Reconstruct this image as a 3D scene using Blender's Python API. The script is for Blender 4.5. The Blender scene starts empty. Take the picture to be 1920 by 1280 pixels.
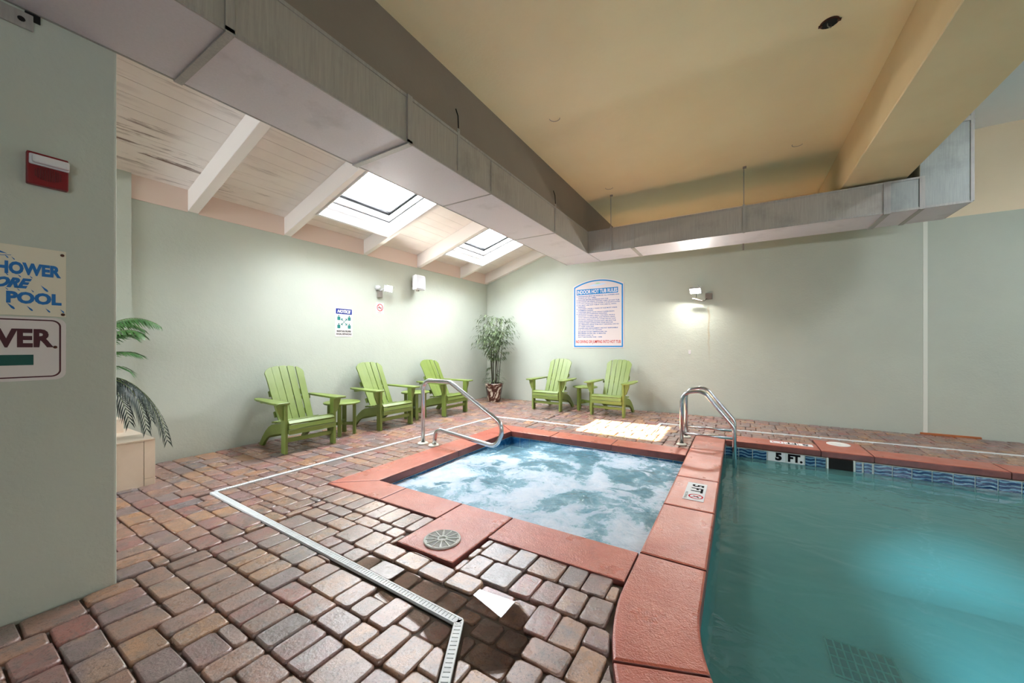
import bpy, bmesh, math, random
from mathutils import Vector, Matrix, noise
random.seed(7)
scene = bpy.context.scene
COL = scene.collection

# ------------------------------------------------------------------ camera
cam_d = bpy.data.cameras.new('camera')
cam_d.sensor_width = 36.0
cam_d.lens = 36.0 * 698.5 / 1920.0
cam_d.shift_y = 9.0 / 1920.0
cam_d.clip_start = 0.05
cam = bpy.data.objects.new('camera', cam_d)
COL.objects.link(cam)
YAW = math.atan2(425.0, 698.5)
CAMH = 1.25
cam.location = (0, 0, CAMH)
cam.rotation_euler = (math.pi / 2, 0, YAW)
scene.camera = cam

# ------------------------------------------------------------------ world, sun, exposure
world = bpy.data.worlds.new('sky')
scene.world = world
world.use_nodes = True
bg = world.node_tree.nodes['Background']
bg.inputs[0].default_value = (0.94, 0.97, 1.0, 1)
bg.inputs[1].default_value = 34.5
sun_d = bpy.data.lights.new('sun', 'SUN')
sun_d.energy = 54.0
sun_d.angle = math.radians(0.6)
sun_d.color = (1.0, 0.80, 0.44)
sun = bpy.data.objects.new('sun', sun_d)
COL.objects.link(sun)
sun.location = (-9, 6, 12)
sun.rotation_euler = Vector((0.762, -0.065, -1.0)).to_track_quat('-Z', 'Y').to_euler()
scene.view_settings.view_transform = 'Standard'
scene.view_settings.look = 'None'
scene.view_settings.gamma = 1.0
scene.view_settings.use_curve_mapping = False
scene.view_settings.exposure = 0.72
scene.cycles.max_bounces = 7
scene.cycles.diffuse_bounces = 4
scene.cycles.glossy_bounces = 3
scene.cycles.transparent_max_bounces = 8
scene.cycles.adaptive_threshold = 0.02
scene.cycles.caustics_reflective = False
scene.cycles.caustics_refractive = False

def portal(loc, direction, sx, sy):
    d = bpy.data.lights.new('skylight_portal', 'AREA')
    d.shape = 'RECTANGLE'
    d.size = sx
    d.size_y = sy
    d.cycles.is_portal = True
    o = bpy.data.objects.new('skylight_portal', d)
    COL.objects.link(o)
    o.location = loc
    o.rotation_euler = Vector(direction).to_track_quat('-Z', 'Y').to_euler()
    return o

# ------------------------------------------------------------------ materials
def lin(r, g, b):
    def f(c):
        c /= 255.0
        return c / 12.92 if c <= 0.04045 else ((c + 0.055) / 1.055) ** 2.4
    return (f(r), f(g), f(b), 1.0)

class Mat:
    def __init__(s, name, col=(200, 200, 200), rough=0.5, metal=0.0, spec=0.5):
        s.m = bpy.data.materials.new(name)
        s.m.use_nodes = True
        s.n = s.m.node_tree.nodes
        s.l = s.m.node_tree.links
        s.b = s.n['Principled BSDF']
        s.out = s.n['Material Output']
        s.b.inputs['Base Color'].default_value = lin(*col)
        s.b.inputs['Roughness'].default_value = rough
        s.b.inputs['Metallic'].default_value = metal
        s.b.inputs['Specular IOR Level'].default_value = spec
    def coord(s, scale=(1, 1, 1), kind='Object', rot=(0, 0, 0)):
        if kind == 'World':
            g = s.n.new('ShaderNodeNewGeometry')
            src = g.outputs['Position']
        else:
            t = s.n.new('ShaderNodeTexCoord')
            src = t.outputs[kind]
        mp = s.n.new('ShaderNodeMapping')
        mp.inputs['Scale'].default_value = scale
        mp.inputs['Rotation'].default_value = rot
        s.l.new(src, mp.inputs['Vector'])
        return mp.outputs['Vector']
    def noise(s, vec, scale=5, detail=4, rough=0.55, dist=0.0):
        n = s.n.new('ShaderNodeTexNoise')
        n.inputs['Scale'].default_value = scale
        n.inputs['Detail'].default_value = detail
        n.inputs['Roughness'].default_value = rough
        n.inputs['Distortion'].default_value = dist
        s.l.new(vec, n.inputs['Vector'])
        return n.outputs['Fac']
    def ramp(s, fac, stops, interp='LINEAR'):
        r = s.n.new('ShaderNodeValToRGB')
        r.color_ramp.interpolation = interp
        e = r.color_ramp.elements
        while len(e) < len(stops):
            e.new(0.5)
        for i, (p, c) in enumerate(stops):
            e[i].position = p
            e[i].color = c if len(c) == 4 else lin(*c)
        s.l.new(fac, r.inputs['Fac'])
        return r.outputs['Color']
    def mask(s, fac, a, b):
        r = s.n.new('ShaderNodeMapRange')
        r.inputs['From Min'].default_value = a
        r.inputs['From Max'].default_value = b
        s.l.new(fac, r.inputs['Value'])
        return r.outputs['Result']
    def math(s, op, a, b=None):
        n = s.n.new('ShaderNodeMath')
        n.operation = op
        for i, v in enumerate((a, b)):
            if v is None:
                continue
            if isinstance(v, (int, float)):
                n.inputs[i].default_value = v
            else:
                s.l.new(v, n.inputs[i])
        return n.outputs[0]
    def mix(s, fac, a, b, blend='MIX'):
        n = s.n.new('ShaderNodeMix')
        n.data_type = 'RGBA'
        n.blend_type = blend
        for i, v in ((0, fac), (6, a), (7, b)):
            if isinstance(v, (int, float)):
                n.inputs[i].default_value = v
            elif isinstance(v, tuple):
                n.inputs[i].default_value = v if len(v) == 4 else lin(*v)
            else:
                s.l.new(v, n.inputs[i])
        return n.outputs[2]
    def color(s, sock):
        s.l.new(sock, s.b.inputs['Base Color'])
    def rough(s, sock):
        s.l.new(sock, s.b.inputs['Roughness'])
    def bump(s, fac, strength=0.3, dist=0.01):
        b = s.n.new('ShaderNodeBump')
        b.inputs['Strength'].default_value = strength
        b.inputs['Distance'].default_value = dist
        s.l.new(fac, b.inputs['Height'])
        s.l.new(b.outputs['Normal'], s.b.inputs['Normal'])
        return b.outputs['Normal']

M = {}
def simple(key, col, rough=0.5, metal=0.0, spec=0.5):
    M[key] = Mat(key, col, rough, metal, spec).m
    return M[key]

def plaster(key, c1, c2, bump=0.35):
    m = Mat(key, c1, 0.75, 0, 0.3)
    v = m.coord(kind='World')
    f = m.noise(v, 1.1, 5, 0.6)
    base = m.mix(m.mask(f, 0.35, 0.7), c1, c2)
    if key == 'plaster_green':      # rusty drip mark below the junction box of the pool wall lamp
        sp_ = m.n.new('ShaderNodeSeparateXYZ')
        m.l.new(v, sp_.inputs[0])
        wob = m.math('MULTIPLY', m.math('SUBTRACT', m.noise(v, 3.0, 2), 0.5), 0.10)
        dx = m.math('ABSOLUTE', m.math('ADD', m.math('ADD', sp_.outputs['X'], 0.455), wob))
        st = m.math('MULTIPLY', m.mask(dx, 0.022, 0.004), m.math('MULTIPLY', m.mask(sp_.outputs['Z'], 0.95, 1.5), m.mask(sp_.outputs['Z'], 2.02, 1.9)))
        st = m.math('MULTIPLY', st, m.mask(sp_.outputs['Y'], 7.55, 7.58))
        base = m.mix(m.math('MULTIPLY', st, 0.45), base, (168, 138, 92))
    m.color(base)
    n1 = m.noise(v, 38, 3, 0.6, 0.4)
    n2 = m.noise(v, 7, 3, 0.5)
    h = m.math('ADD', m.math('MULTIPLY', n1, 0.6), m.math('MULTIPLY', n2, 0.9))
    m.bump(h, bump, 0.012)
    M[key] = m.m
plaster('plaster_green', (195, 201, 189), (188, 194, 183), 0.30)
plaster('plaster_beige', (246, 228, 200), (240, 221, 192), 0.15)
plaster('plaster_tan', (248, 236, 196), (243, 229, 188), 0.15)
plaster('plaster_taupe', (140, 130, 120), (132, 122, 112), 0.15)
plaster('plaster_white', (246, 249, 254), (240, 244, 250), 0.12)

def rust_patch_tan():
    m = Mat('plaster_tan_beam', (214, 182, 124), 0.75, 0, 0.3)
    v = m.coord(kind='World')
    f = m.noise(v, 1.3, 5, 0.6)
    m.color(m.mix(m.mask(f, 0.35, 0.7), (226, 206, 166), (217, 196, 155)))
    m.bump(m.noise(v, 60, 3, 0.6), 0.12, 0.008)
    M['plaster_tan_beam'] = m.m
rust_patch_tan()

def wood_roof():
    m = Mat('painted_plank', (214, 198, 186), 0.6, 0, 0.3)
    v = m.coord(kind='World')
    f = m.noise(v, 1.6, 4, 0.6)
    base = m.mix(m.mask(f, 0.35, 0.7), (240, 232, 226), (230, 221, 215))
    vs = m.coord(scale=(16, 1.6, 16), kind='World')
    st = m.noise(vs, 1.0, 6, 0.7, 0.3)
    vp = m.coord(scale=(1.0, 0.45, 1.0), kind='World')
    patch = m.noise(vp, 1.5, 2, 0.5)
    sep = m.n.new('ShaderNodeSeparateXYZ')
    g = m.n.new('ShaderNodeNewGeometry')
    m.l.new(g.outputs['Position'], sep.inputs[0])
    near = m.mask(sep.outputs['Y'], 2.9, 1.3)
    low = m.mask(sep.outputs['X'], -4.2, -5.2)
    reg = m.math('MULTIPLY', near, m.math('ADD', 0.35, m.math('MULTIPLY', low, 0.75)))
    mk = m.math('MULTIPLY', m.math('MULTIPLY', m.mask(st, 0.53, 0.64), m.mask(patch, 0.42, 0.56)), reg)
    m.color(m.mix(mk, base, (96, 62, 48)))
    m.bump(m.noise(vs, 2.0, 4, 0.6), 0.08, 0.004)
    M['painted_plank'] = m.m
wood_roof()
simple('painted_rafter', (232, 224, 218), 0.55)
simple('fascia_paint', (226, 204, 190), 0.55)
simple('skylight_frame', (235, 235, 236), 0.4)
simple('skylight_gasket', (14, 15, 17), 0.5)

def duct(key, c1, c2, metal, rough):
    m = Mat(key, c1, rough, metal)
    vs = m.coord(scale=(34, 34, 1.6), kind='World')
    st = m.noise(vs, 2.0, 6, 0.7)
    v = m.coord(kind='World')
    f = m.noise(v, 2.2, 5, 0.65)
    base = m.mix(m.mask(st, 0.30, 0.75), c1, c2)
    m.color(m.mix(m.math('MULTIPLY', m.mask(f, 0.55, 0.75), 0.4), base, tuple(int(c * 0.72) for c in c2)))
    m.bump(m.noise(v, 130, 2, 0.6), 0.10, 0.003)
    M[key] = m.m
duct('galvanized_side', (178, 174, 168), (154, 150, 144), 0.25, 0.55)
duct('galvanized_new', (164, 168, 166), (140, 146, 144), 0.35, 0.5)
duct('duct_board', (212, 208, 214), (202, 198, 204), 0.05, 0.5)
duct('galvanized_flange', (176, 172, 168), (150, 148, 146), 0.3, 0.5)

def glass_pane():
    m = Mat('skylight_glass', (235, 240, 245), 0.1)
    tr = m.n.new('ShaderNodeBsdfTransparent')
    tr.inputs[0].default_value = (0.97, 0.985, 1, 1)
    gl = m.n.new('ShaderNodeBsdfGlossy')
    gl.inputs['Roughness'].default_value = 0.05
    lw = m.n.new('ShaderNodeLayerWeight')
    lw.inputs[0].default_value = 0.5
    fr = m.math('ADD', m.math('MULTIPLY', m.math('POWER', lw.outputs['Facing'], 5.0), 0.6), 0.03)
    mx = m.n.new('ShaderNodeMixShader')
    m.l.new(fr, mx.inputs[0])
    m.l.new(tr.outputs[0], mx.inputs[1])
    m.l.new(gl.outputs[0], mx.inputs[2])
    m.l.new(mx.outputs[0], m.out.inputs[0])
    M['skylight_glass'] = m.m
glass_pane()

def paver_mat():
    m = Mat('paver_stone', (130, 100, 86), 0.4, 0, 0.5)
    at = m.n.new('ShaderNodeAttribute')
    at.attribute_name = 'tone'
    tone = at.outputs['Fac']
    c1 = m.ramp(tone, [(0.0, (144, 112, 102)), (0.18, (162, 120, 102)), (0.36, (182, 136, 100)),
                       (0.50, (150, 122, 120)), (0.64, (162, 102, 92)), (0.80, (132, 118, 118)), (1.0, (172, 128, 112))])
    v = m.coord(kind='World')
    vo = m.n.new('ShaderNodeVectorMath')
    vo.operation = 'ADD'
    cb = m.n.new('ShaderNodeCombineXYZ')
    m.l.new(m.math('MULTIPLY', tone, 37.0), cb.inputs[2])
    m.l.new(v, vo.inputs[0])
    m.l.new(cb.outputs[0], vo.inputs[1])
    vv = vo.outputs[0]
    n = m.noise(vv, 9, 5, 0.65, 0.3)
    c2 = m.mix(m.mask(n, 0.42, 0.72), c1, (122, 108, 104))
    n3 = m.noise(vv, 6, 3, 0.6)
    c3 = m.mix(m.math('MULTIPLY', m.mask(n3, 0.55, 0.72), 0.6), c2, (188, 148, 120))
    grit = m.noise(vv, 95, 5, 0.8)
    c4 = m.mix(m.math('MULTIPLY', m.mask(grit, 0.53, 0.66), 0.75), c3, (54, 46, 44))
    m.color(c4)
    wet = m.noise(v, 3.2, 4, 0.6)
    m.rough(m.ramp(wet, [(0.35, (0.20, 0.20, 0.20, 1)), (0.65, (0.42, 0.42, 0.42, 1))]))
    h = m.math('ADD', m.math('MULTIPLY', grit, 0.55), m.math('MULTIPLY', m.noise(vv, 46, 4, 0.65), 1.0))
    m.bump(h, 0.55, 0.006)
    wb = m.n.new('ShaderNodeBump')
    wb.inputs['Strength'].default_value = 0.50
    wb.inputs['Distance'].default_value = 0.004
    m.l.new(m.math('ADD', m.noise(vv, 40, 3, 0.6), m.math('MULTIPLY', grit, 0.5)), wb.inputs['Height'])
    m.l.new(wb.outputs['Normal'], m.b.inputs['Coat Normal'])
    wet2 = m.noise(v, 1.1, 3, 0.6)
    sepw = m.n.new('ShaderNodeSeparateXYZ')
    m.l.new(v, sepw.inputs[0])
    region = m.math('MULTIPLY', m.mask(sepw.outputs['Y'], 4.2, 1.6), m.mask(sepw.outputs['X'], -3.9, -2.2))
    m.l.new(m.math('MINIMUM', 1.0, m.math('ADD', m.math('MULTIPLY', m.mask(wet2, 0.40, 0.65), 0.45), region)), m.b.inputs['Coat Weight'])
    m.b.inputs['Coat Roughness'].default_value = 0.16
    m.b.inputs['Coat IOR'].default_value = 1.6
    M['paver_stone'] = m.m
paver_mat()
simple('bedding_sand', (104, 92, 84), 0.85)
simple('subfloor', (128, 104, 92), 0.7)

def coping_mat():
    m = Mat('coping_terracotta', (196, 98, 76), 0.38)
    v = m.coord(kind='World')
    f = m.noise(v, 3.0, 6, 0.65)
    c = m.mix(m.mask(f, 0.35, 0.68), (176, 84, 64), (196, 108, 86))
    d = m.noise(v, 11, 5, 0.7)
    c = m.mix(m.math('MULTIPLY', m.mask(d, 0.56, 0.78), 0.45), c, (132, 66, 54))
    m.color(c)
    g = m.noise(v, 120, 3, 0.65)
    m.rough(m.ramp(m.noise(v, 4, 3, 0.6), [(0.35, (0.26, 0.26, 0.26, 1)), (0.65, (0.45, 0.45, 0.45, 1))]))
    nn = m.bump(m.math('ADD', g, m.math('MULTIPLY', m.noise(v, 30, 3, 0.6), 1.2)), 0.42, 0.006)
    m.l.new(nn, m.b.inputs['Coat Normal'])
    m.b.inputs['Coat Weight'].default_value = 0.5
    m.b.inputs['Coat Roughness'].default_value = 0.22
    M['coping_terracotta'] = m.m
coping_mat()
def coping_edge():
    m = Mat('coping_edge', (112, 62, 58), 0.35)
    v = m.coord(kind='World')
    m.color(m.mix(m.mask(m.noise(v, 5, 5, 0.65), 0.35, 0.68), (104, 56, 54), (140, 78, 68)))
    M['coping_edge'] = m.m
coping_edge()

def wave_tile():
    m = Mat('wave_tile', (40, 90, 150), 0.15)
    g = m.n.new('ShaderNodeNewGeometry')
    sep = m.n.new('ShaderNodeSeparateXYZ')
    m.l.new(g.outputs['Position'], sep.inputs[0])
    t = m.math('MULTIPLY', m.math('ADD', sep.outputs['X'], sep.outputs['Y']), 41.3)
    zz = m.math('ADD', m.math('MULTIPLY', sep.outputs['Z'], 26.0), m.math('MULTIPLY', m.math('SINE', t), 0.16))
    zz = m.math('ADD', zz, m.math('MULTIPLY', m.math('SINE', m.math('MULTIPLY', t, 0.5)), 0.14))
    zz = m.math('ADD', zz, m.math('MULTIPLY', m.noise(m.coord(scale=(1, 1, 2.5), kind='World'), 14, 3, 0.6, 0.5), 0.9))
    fr = m.math('FRACT', zz)
    m.color(m.ramp(fr, [(0.0, (104, 150, 180)), (0.22, (128, 170, 192)), (0.34, (14, 40, 78)), (0.52, (20, 70, 122)), (0.80, (12, 36, 72)), (0.94, (90, 140, 172))]))
    M['wave_tile'] = m.m
wave_tile()
def blue_tile():
    m = Mat('blue_tile', (44, 100, 150), 0.15)
    v = m.coord(kind='World')
    m.color(m.mix(m.mask(m.noise(v, 20, 3), 0.35, 0.7), (34, 84, 136), (66, 128, 172)))
    M['blue_tile'] = m.m
blue_tile()
simple('grout_white', (214, 220, 214), 0.6)
simple('marker_white', (232, 234, 236), 0.7, 0, 0.2)
simple('print_black', (20, 20, 24), 0.9, 0, 0.1)
simple('print_red', (200, 30, 48), 0.9, 0, 0.1)
simple('pool_shell', (150, 196, 196), 0.5)
simple('tub_shell', (176, 210, 222), 0.5)

def pool_water():
    m = Mat('pool_water', (70, 140, 140), 0.05)
    v = m.coord(scale=(1, 1.35, 1), kind='World')
    h = m.math('ADD', m.noise(v, 2.6, 2, 0.5, 0.8), m.math('MULTIPLY', m.noise(v, 8.0, 2, 0.5, 0.5), 0.18))
    bm_ = m.n.new('ShaderNodeBump')
    bm_.inputs['Strength'].default_value = 0.22
    bm_.inputs['Distance'].default_value = 0.08
    m.l.new(h, bm_.inputs['Height'])
    tr = m.n.new('ShaderNodeBsdfTransparent')
    tr.inputs[0].default_value = lin(176, 222, 220)
    df = m.n.new('ShaderNodeBsdfDiffuse')
    df.inputs[0].default_value = lin(96, 146, 142)
    m1 = m.n.new('ShaderNodeMixShader')
    m1.inputs[0].default_value = 0.50
    m.l.new(tr.outputs[0], m1.inputs[1])
    m.l.new(df.outputs[0], m1.inputs[2])
    gl = m.n.new('ShaderNodeBsdfGlossy')
    gl.inputs['Roughness'].default_value = 0.03
    m.l.new(bm_.outputs[0], gl.inputs['Normal'])
    fr = m.n.new('ShaderNodeFresnel')
    fr.inputs[0].default_value = 1.33
    m.l.new(bm_.outputs[0], fr.inputs['Normal'])
    m2 = m.n.new('ShaderNodeMixShader')
    m.l.new(fr.outputs[0], m2.inputs[0])
    m.l.new(m1.outputs[0], m2.inputs[1])
    m.l.new(gl.outputs[0], m2.inputs[2])
    m.l.new(m2.outputs[0], m.out.inputs[0])
    M['pool_water'] = m.m
pool_water()

def tub_water():
    m = Mat('tub_water', (120, 170, 190), 0.06)
    v = m.coord(kind='World')
    at = m.n.new('ShaderNodeAttribute')
    at.attribute_name = 'foam'
    foam = at.outputs['Fac']
    n1 = m.noise(v, 5.2, 7, 0.62, 1.1)
    n2 = m.noise(v, 21, 5, 0.65, 0.8)
    k = m.math('ADD', foam, m.math('MULTIPLY', m.math('SUBTRACT', n1, 0.5), 1.25))
    k = m.math('ADD', k, m.math('MULTIPLY', m.math('SUBTRACT', n2, 0.5), 0.55))
    mk = m.mask(k, 0.38, 0.96)
    water = m.mix(m.mask(n1, 0.3, 0.7), (70, 122, 142), (110, 162, 182))
    n3 = m.noise(v, 60, 4, 0.7, 1.5)
    fl = m.math('ADD', mk, m.math('MULTIPLY', m.math('SUBTRACT', n3, 0.5), 0.5))
    m.color(m.ramp(fl, [(0.0, (78, 128, 148)), (0.30, (116, 162, 182)), (0.50, (156, 188, 208)), (0.68, (184, 204, 222)), (1.0, (206, 218, 232))]))
    m.rough(m.ramp(mk, [(0.2, (0.05, 0.05, 0.05, 1)), (0.9, (0.6, 0.6, 0.6, 1))]))
    m.bump(m.math('ADD', m.math('MULTIPLY', n1, 0.9), m.math('MULTIPLY', n2, 0.45)), 0.5, 0.05)
    clear = m.n.new('ShaderNodeBsdfTransparent')
    clear.inputs[0].default_value = lin(206, 232, 240)
    at2 = m.n.new('ShaderNodeAttribute')
    at2.attribute_name = 'clear'
    cf = m.math('MULTIPLY', at2.outputs['Fac'], m.math('SUBTRACT', 1.0, mk))
    mx = m.n.new('ShaderNodeMixShader')
    m.l.new(cf, mx.inputs[0])
    m.l.new(m.b.outputs[0], mx.inputs[1])
    m.l.new(clear.outputs[0], mx.inputs[2])
    m.l.new(mx.outputs[0], m.out.inputs[0])
    M['tub_water'] = m.m
tub_water()

def puddle_mat():
    m = Mat('puddle_water', (200, 200, 200), 0.0)
    tr = m.n.new('ShaderNodeBsdfTransparent')
    tr.inputs[0].default_value = lin(214, 200, 186)
    gl = m.n.new('ShaderNodeBsdfGlossy')
    gl.inputs['Roughness'].default_value = 0.0
    fr = m.n.new('ShaderNodeFresnel')
    fr.inputs[0].default_value = 1.33
    mx = m.n.new('ShaderNodeMixShader')
    m.l.new(fr.outputs[0], mx.inputs[0])
    m.l.new(tr.outputs[0], mx.inputs[1])
    m.l.new(gl.outputs[0], mx.inputs[2])
    m.l.new(mx.outputs[0], m.out.inputs[0])
    M['puddle_water'] = m.m
puddle_mat()

def chair_mat():
    m = Mat('lime_lumber', (160, 190, 84), 0.42)
    v = m.coord(kind='Object')
    m.color(m.mix(m.mask(m.noise(v, 4, 3), 0.35, 0.7), (114, 132, 60), (124, 142, 70)))
    m.bump(m.noise(m.coord(scale=(3, 3, 30), kind='Object'), 8, 3), 0.06, 0.003)
    M['lime_lumber'] = m.m
chair_mat()
def steel():
    m = Mat('brushed_steel', (196, 200, 206), 0.24, 1.0)
    M['brushed_steel'] = m.m
steel()
simple('escutcheon_cream', (226, 222, 206), 0.4)
simple('drain_white', (232, 236, 238), 0.35)
simple('drain_slot', (62, 62, 66), 0.7)
simple('lid_grey', (206, 208, 202), 0.45)
simple('lid_white', (238, 238, 236), 0.35)
simple('lid_dark', (128, 128, 122), 0.6)
simple('dark_void', (14, 13, 12), 0.9)
simple('rust', (84, 48, 34), 0.8)
simple('grate_dark', (36, 74, 78), 0.5)
simple('grate_light', (120, 176, 172), 0.5)

# fixtures
simple('alarm_red', (124, 14, 26), 0.35)
simple('alarm_dark_red', (92, 12, 22), 0.5)
simple('clear_lens', (226, 226, 228), 0.12)
simple('white_plastic', (212, 212, 216), 0.45)
simple('speaker_mesh', (196, 196, 200), 0.6)
simple('box_grey', (140, 132, 124), 0.5)
simple('sign_cream', (226, 220, 200), 0.35)
simple('sign_white', (222, 216, 214), 0.6, 0, 0.2)
simple('sign_pink_white', (216, 206, 206), 0.6, 0, 0.2)
simple('sign_blue', (26, 112, 186), 0.35)
simple('sign_sky', (24, 126, 192), 0.6, 0, 0.2)
simple('sign_navy', (24, 48, 130), 0.6, 0, 0.2)
simple('sign_teal', (10, 116, 112), 0.35)
simple('sign_maroon', (74, 22, 36), 0.35)
simple('sign_green', (10, 78, 72), 0.35)
simple('sign_lettering', (30, 96, 164), 0.8, 0, 0.1)
simple('sign_red', (190, 40, 40), 0.8, 0, 0.1)
simple('sign_pale_green', (150, 210, 170), 0.35)
simple('sign_pale_blue', (190, 214, 238), 0.35)

def lamp_emit():
    m = Mat('lamp_glow', (255, 255, 255), 0.3)
    m.b.inputs['Emission Color'].default_value = (1, 0.97, 0.9, 1)
    m.b.inputs['Emission Strength'].default_value = 40.0
    M['lamp_glow'] = m.m
lamp_emit()

def pot_mat():
    m = Mat('glazed_pot', (70, 40, 34), 0.18)
    v = m.coord(kind='Object')
    n = m.noise(v, 5.0, 4, 0.6, 0.8)
    m.color(m.ramp(n, [(0.40, (58, 34, 30)), (0.50, (86, 50, 38)), (0.55, (206, 196, 178)), (0.75, (214, 216, 214))]))
    M['glazed_pot'] = m.m
pot_mat()
simple('soil', (50, 40, 32), 0.9)
simple('bamboo_stem', (58, 54, 40), 0.5)
def leafmat(key, c1, c2):
    m = Mat(key, c1, 0.5)
    v = m.coord(kind='World')
    m.color(m.mix(m.mask(m.noise(v, 9, 3), 0.35, 0.65), c1, c2))
    M[key] = m.m
leafmat('bamboo_leaf', (56, 72, 44), (104, 122, 78))
leafmat('palm_leaf', (66, 118, 62), (98, 146, 82))
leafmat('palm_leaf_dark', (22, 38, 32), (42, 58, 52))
simple('palm_stalk', (104, 118, 70), 0.5)
def travertine():
    m = Mat('beige_tile', (214, 192, 168), 0.3)
    v = m.coord(kind='World')
    m.color(m.mix(m.mask(m.noise(v, 3.5, 5, 0.65, 0.6), 0.35, 0.7), (240, 222, 202), (228, 208, 186)))
    M['beige_tile'] = m.m
travertine()
simple('tile_grout', (176, 150, 128), 0.7)
simple('orange_wood', (176, 98, 48), 0.5)
simple('caulk_white', (226, 228, 218), 0.5)
simple('window_paint', (232, 232, 230), 0.4)

# ------------------------------------------------------------------ mesh helpers
WL = {}
def wloc(o):
    return WL.get(o.name, Vector((0, 0, 0)))

def link(o, parent=None):
    COL.objects.link(o)
    if parent is not None:
        o.parent = parent
    return o

def tag(o, label=None, cat=None, group=None, kind=None):
    if label: o['label'] = label
    if cat: o['category'] = cat
    if group: o['group'] = group
    if kind: o['kind'] = kind
    return o

def thing(name, label, cat, loc=(0, 0, 0), rotz=0.0, group=None, kind=None):
    o = bpy.data.objects.new(name, None)
    o.empty_display_size = 0.1
    link(o)
    o.location = loc
    o.rotation_euler = (0, 0, rotz)
    WL[o.name] = Vector(loc)
    return tag(o, label, cat, group, kind)

def sub(name, loc=(0, 0, 0), rot=(0, 0, 0), parent=None):
    pass

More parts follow.
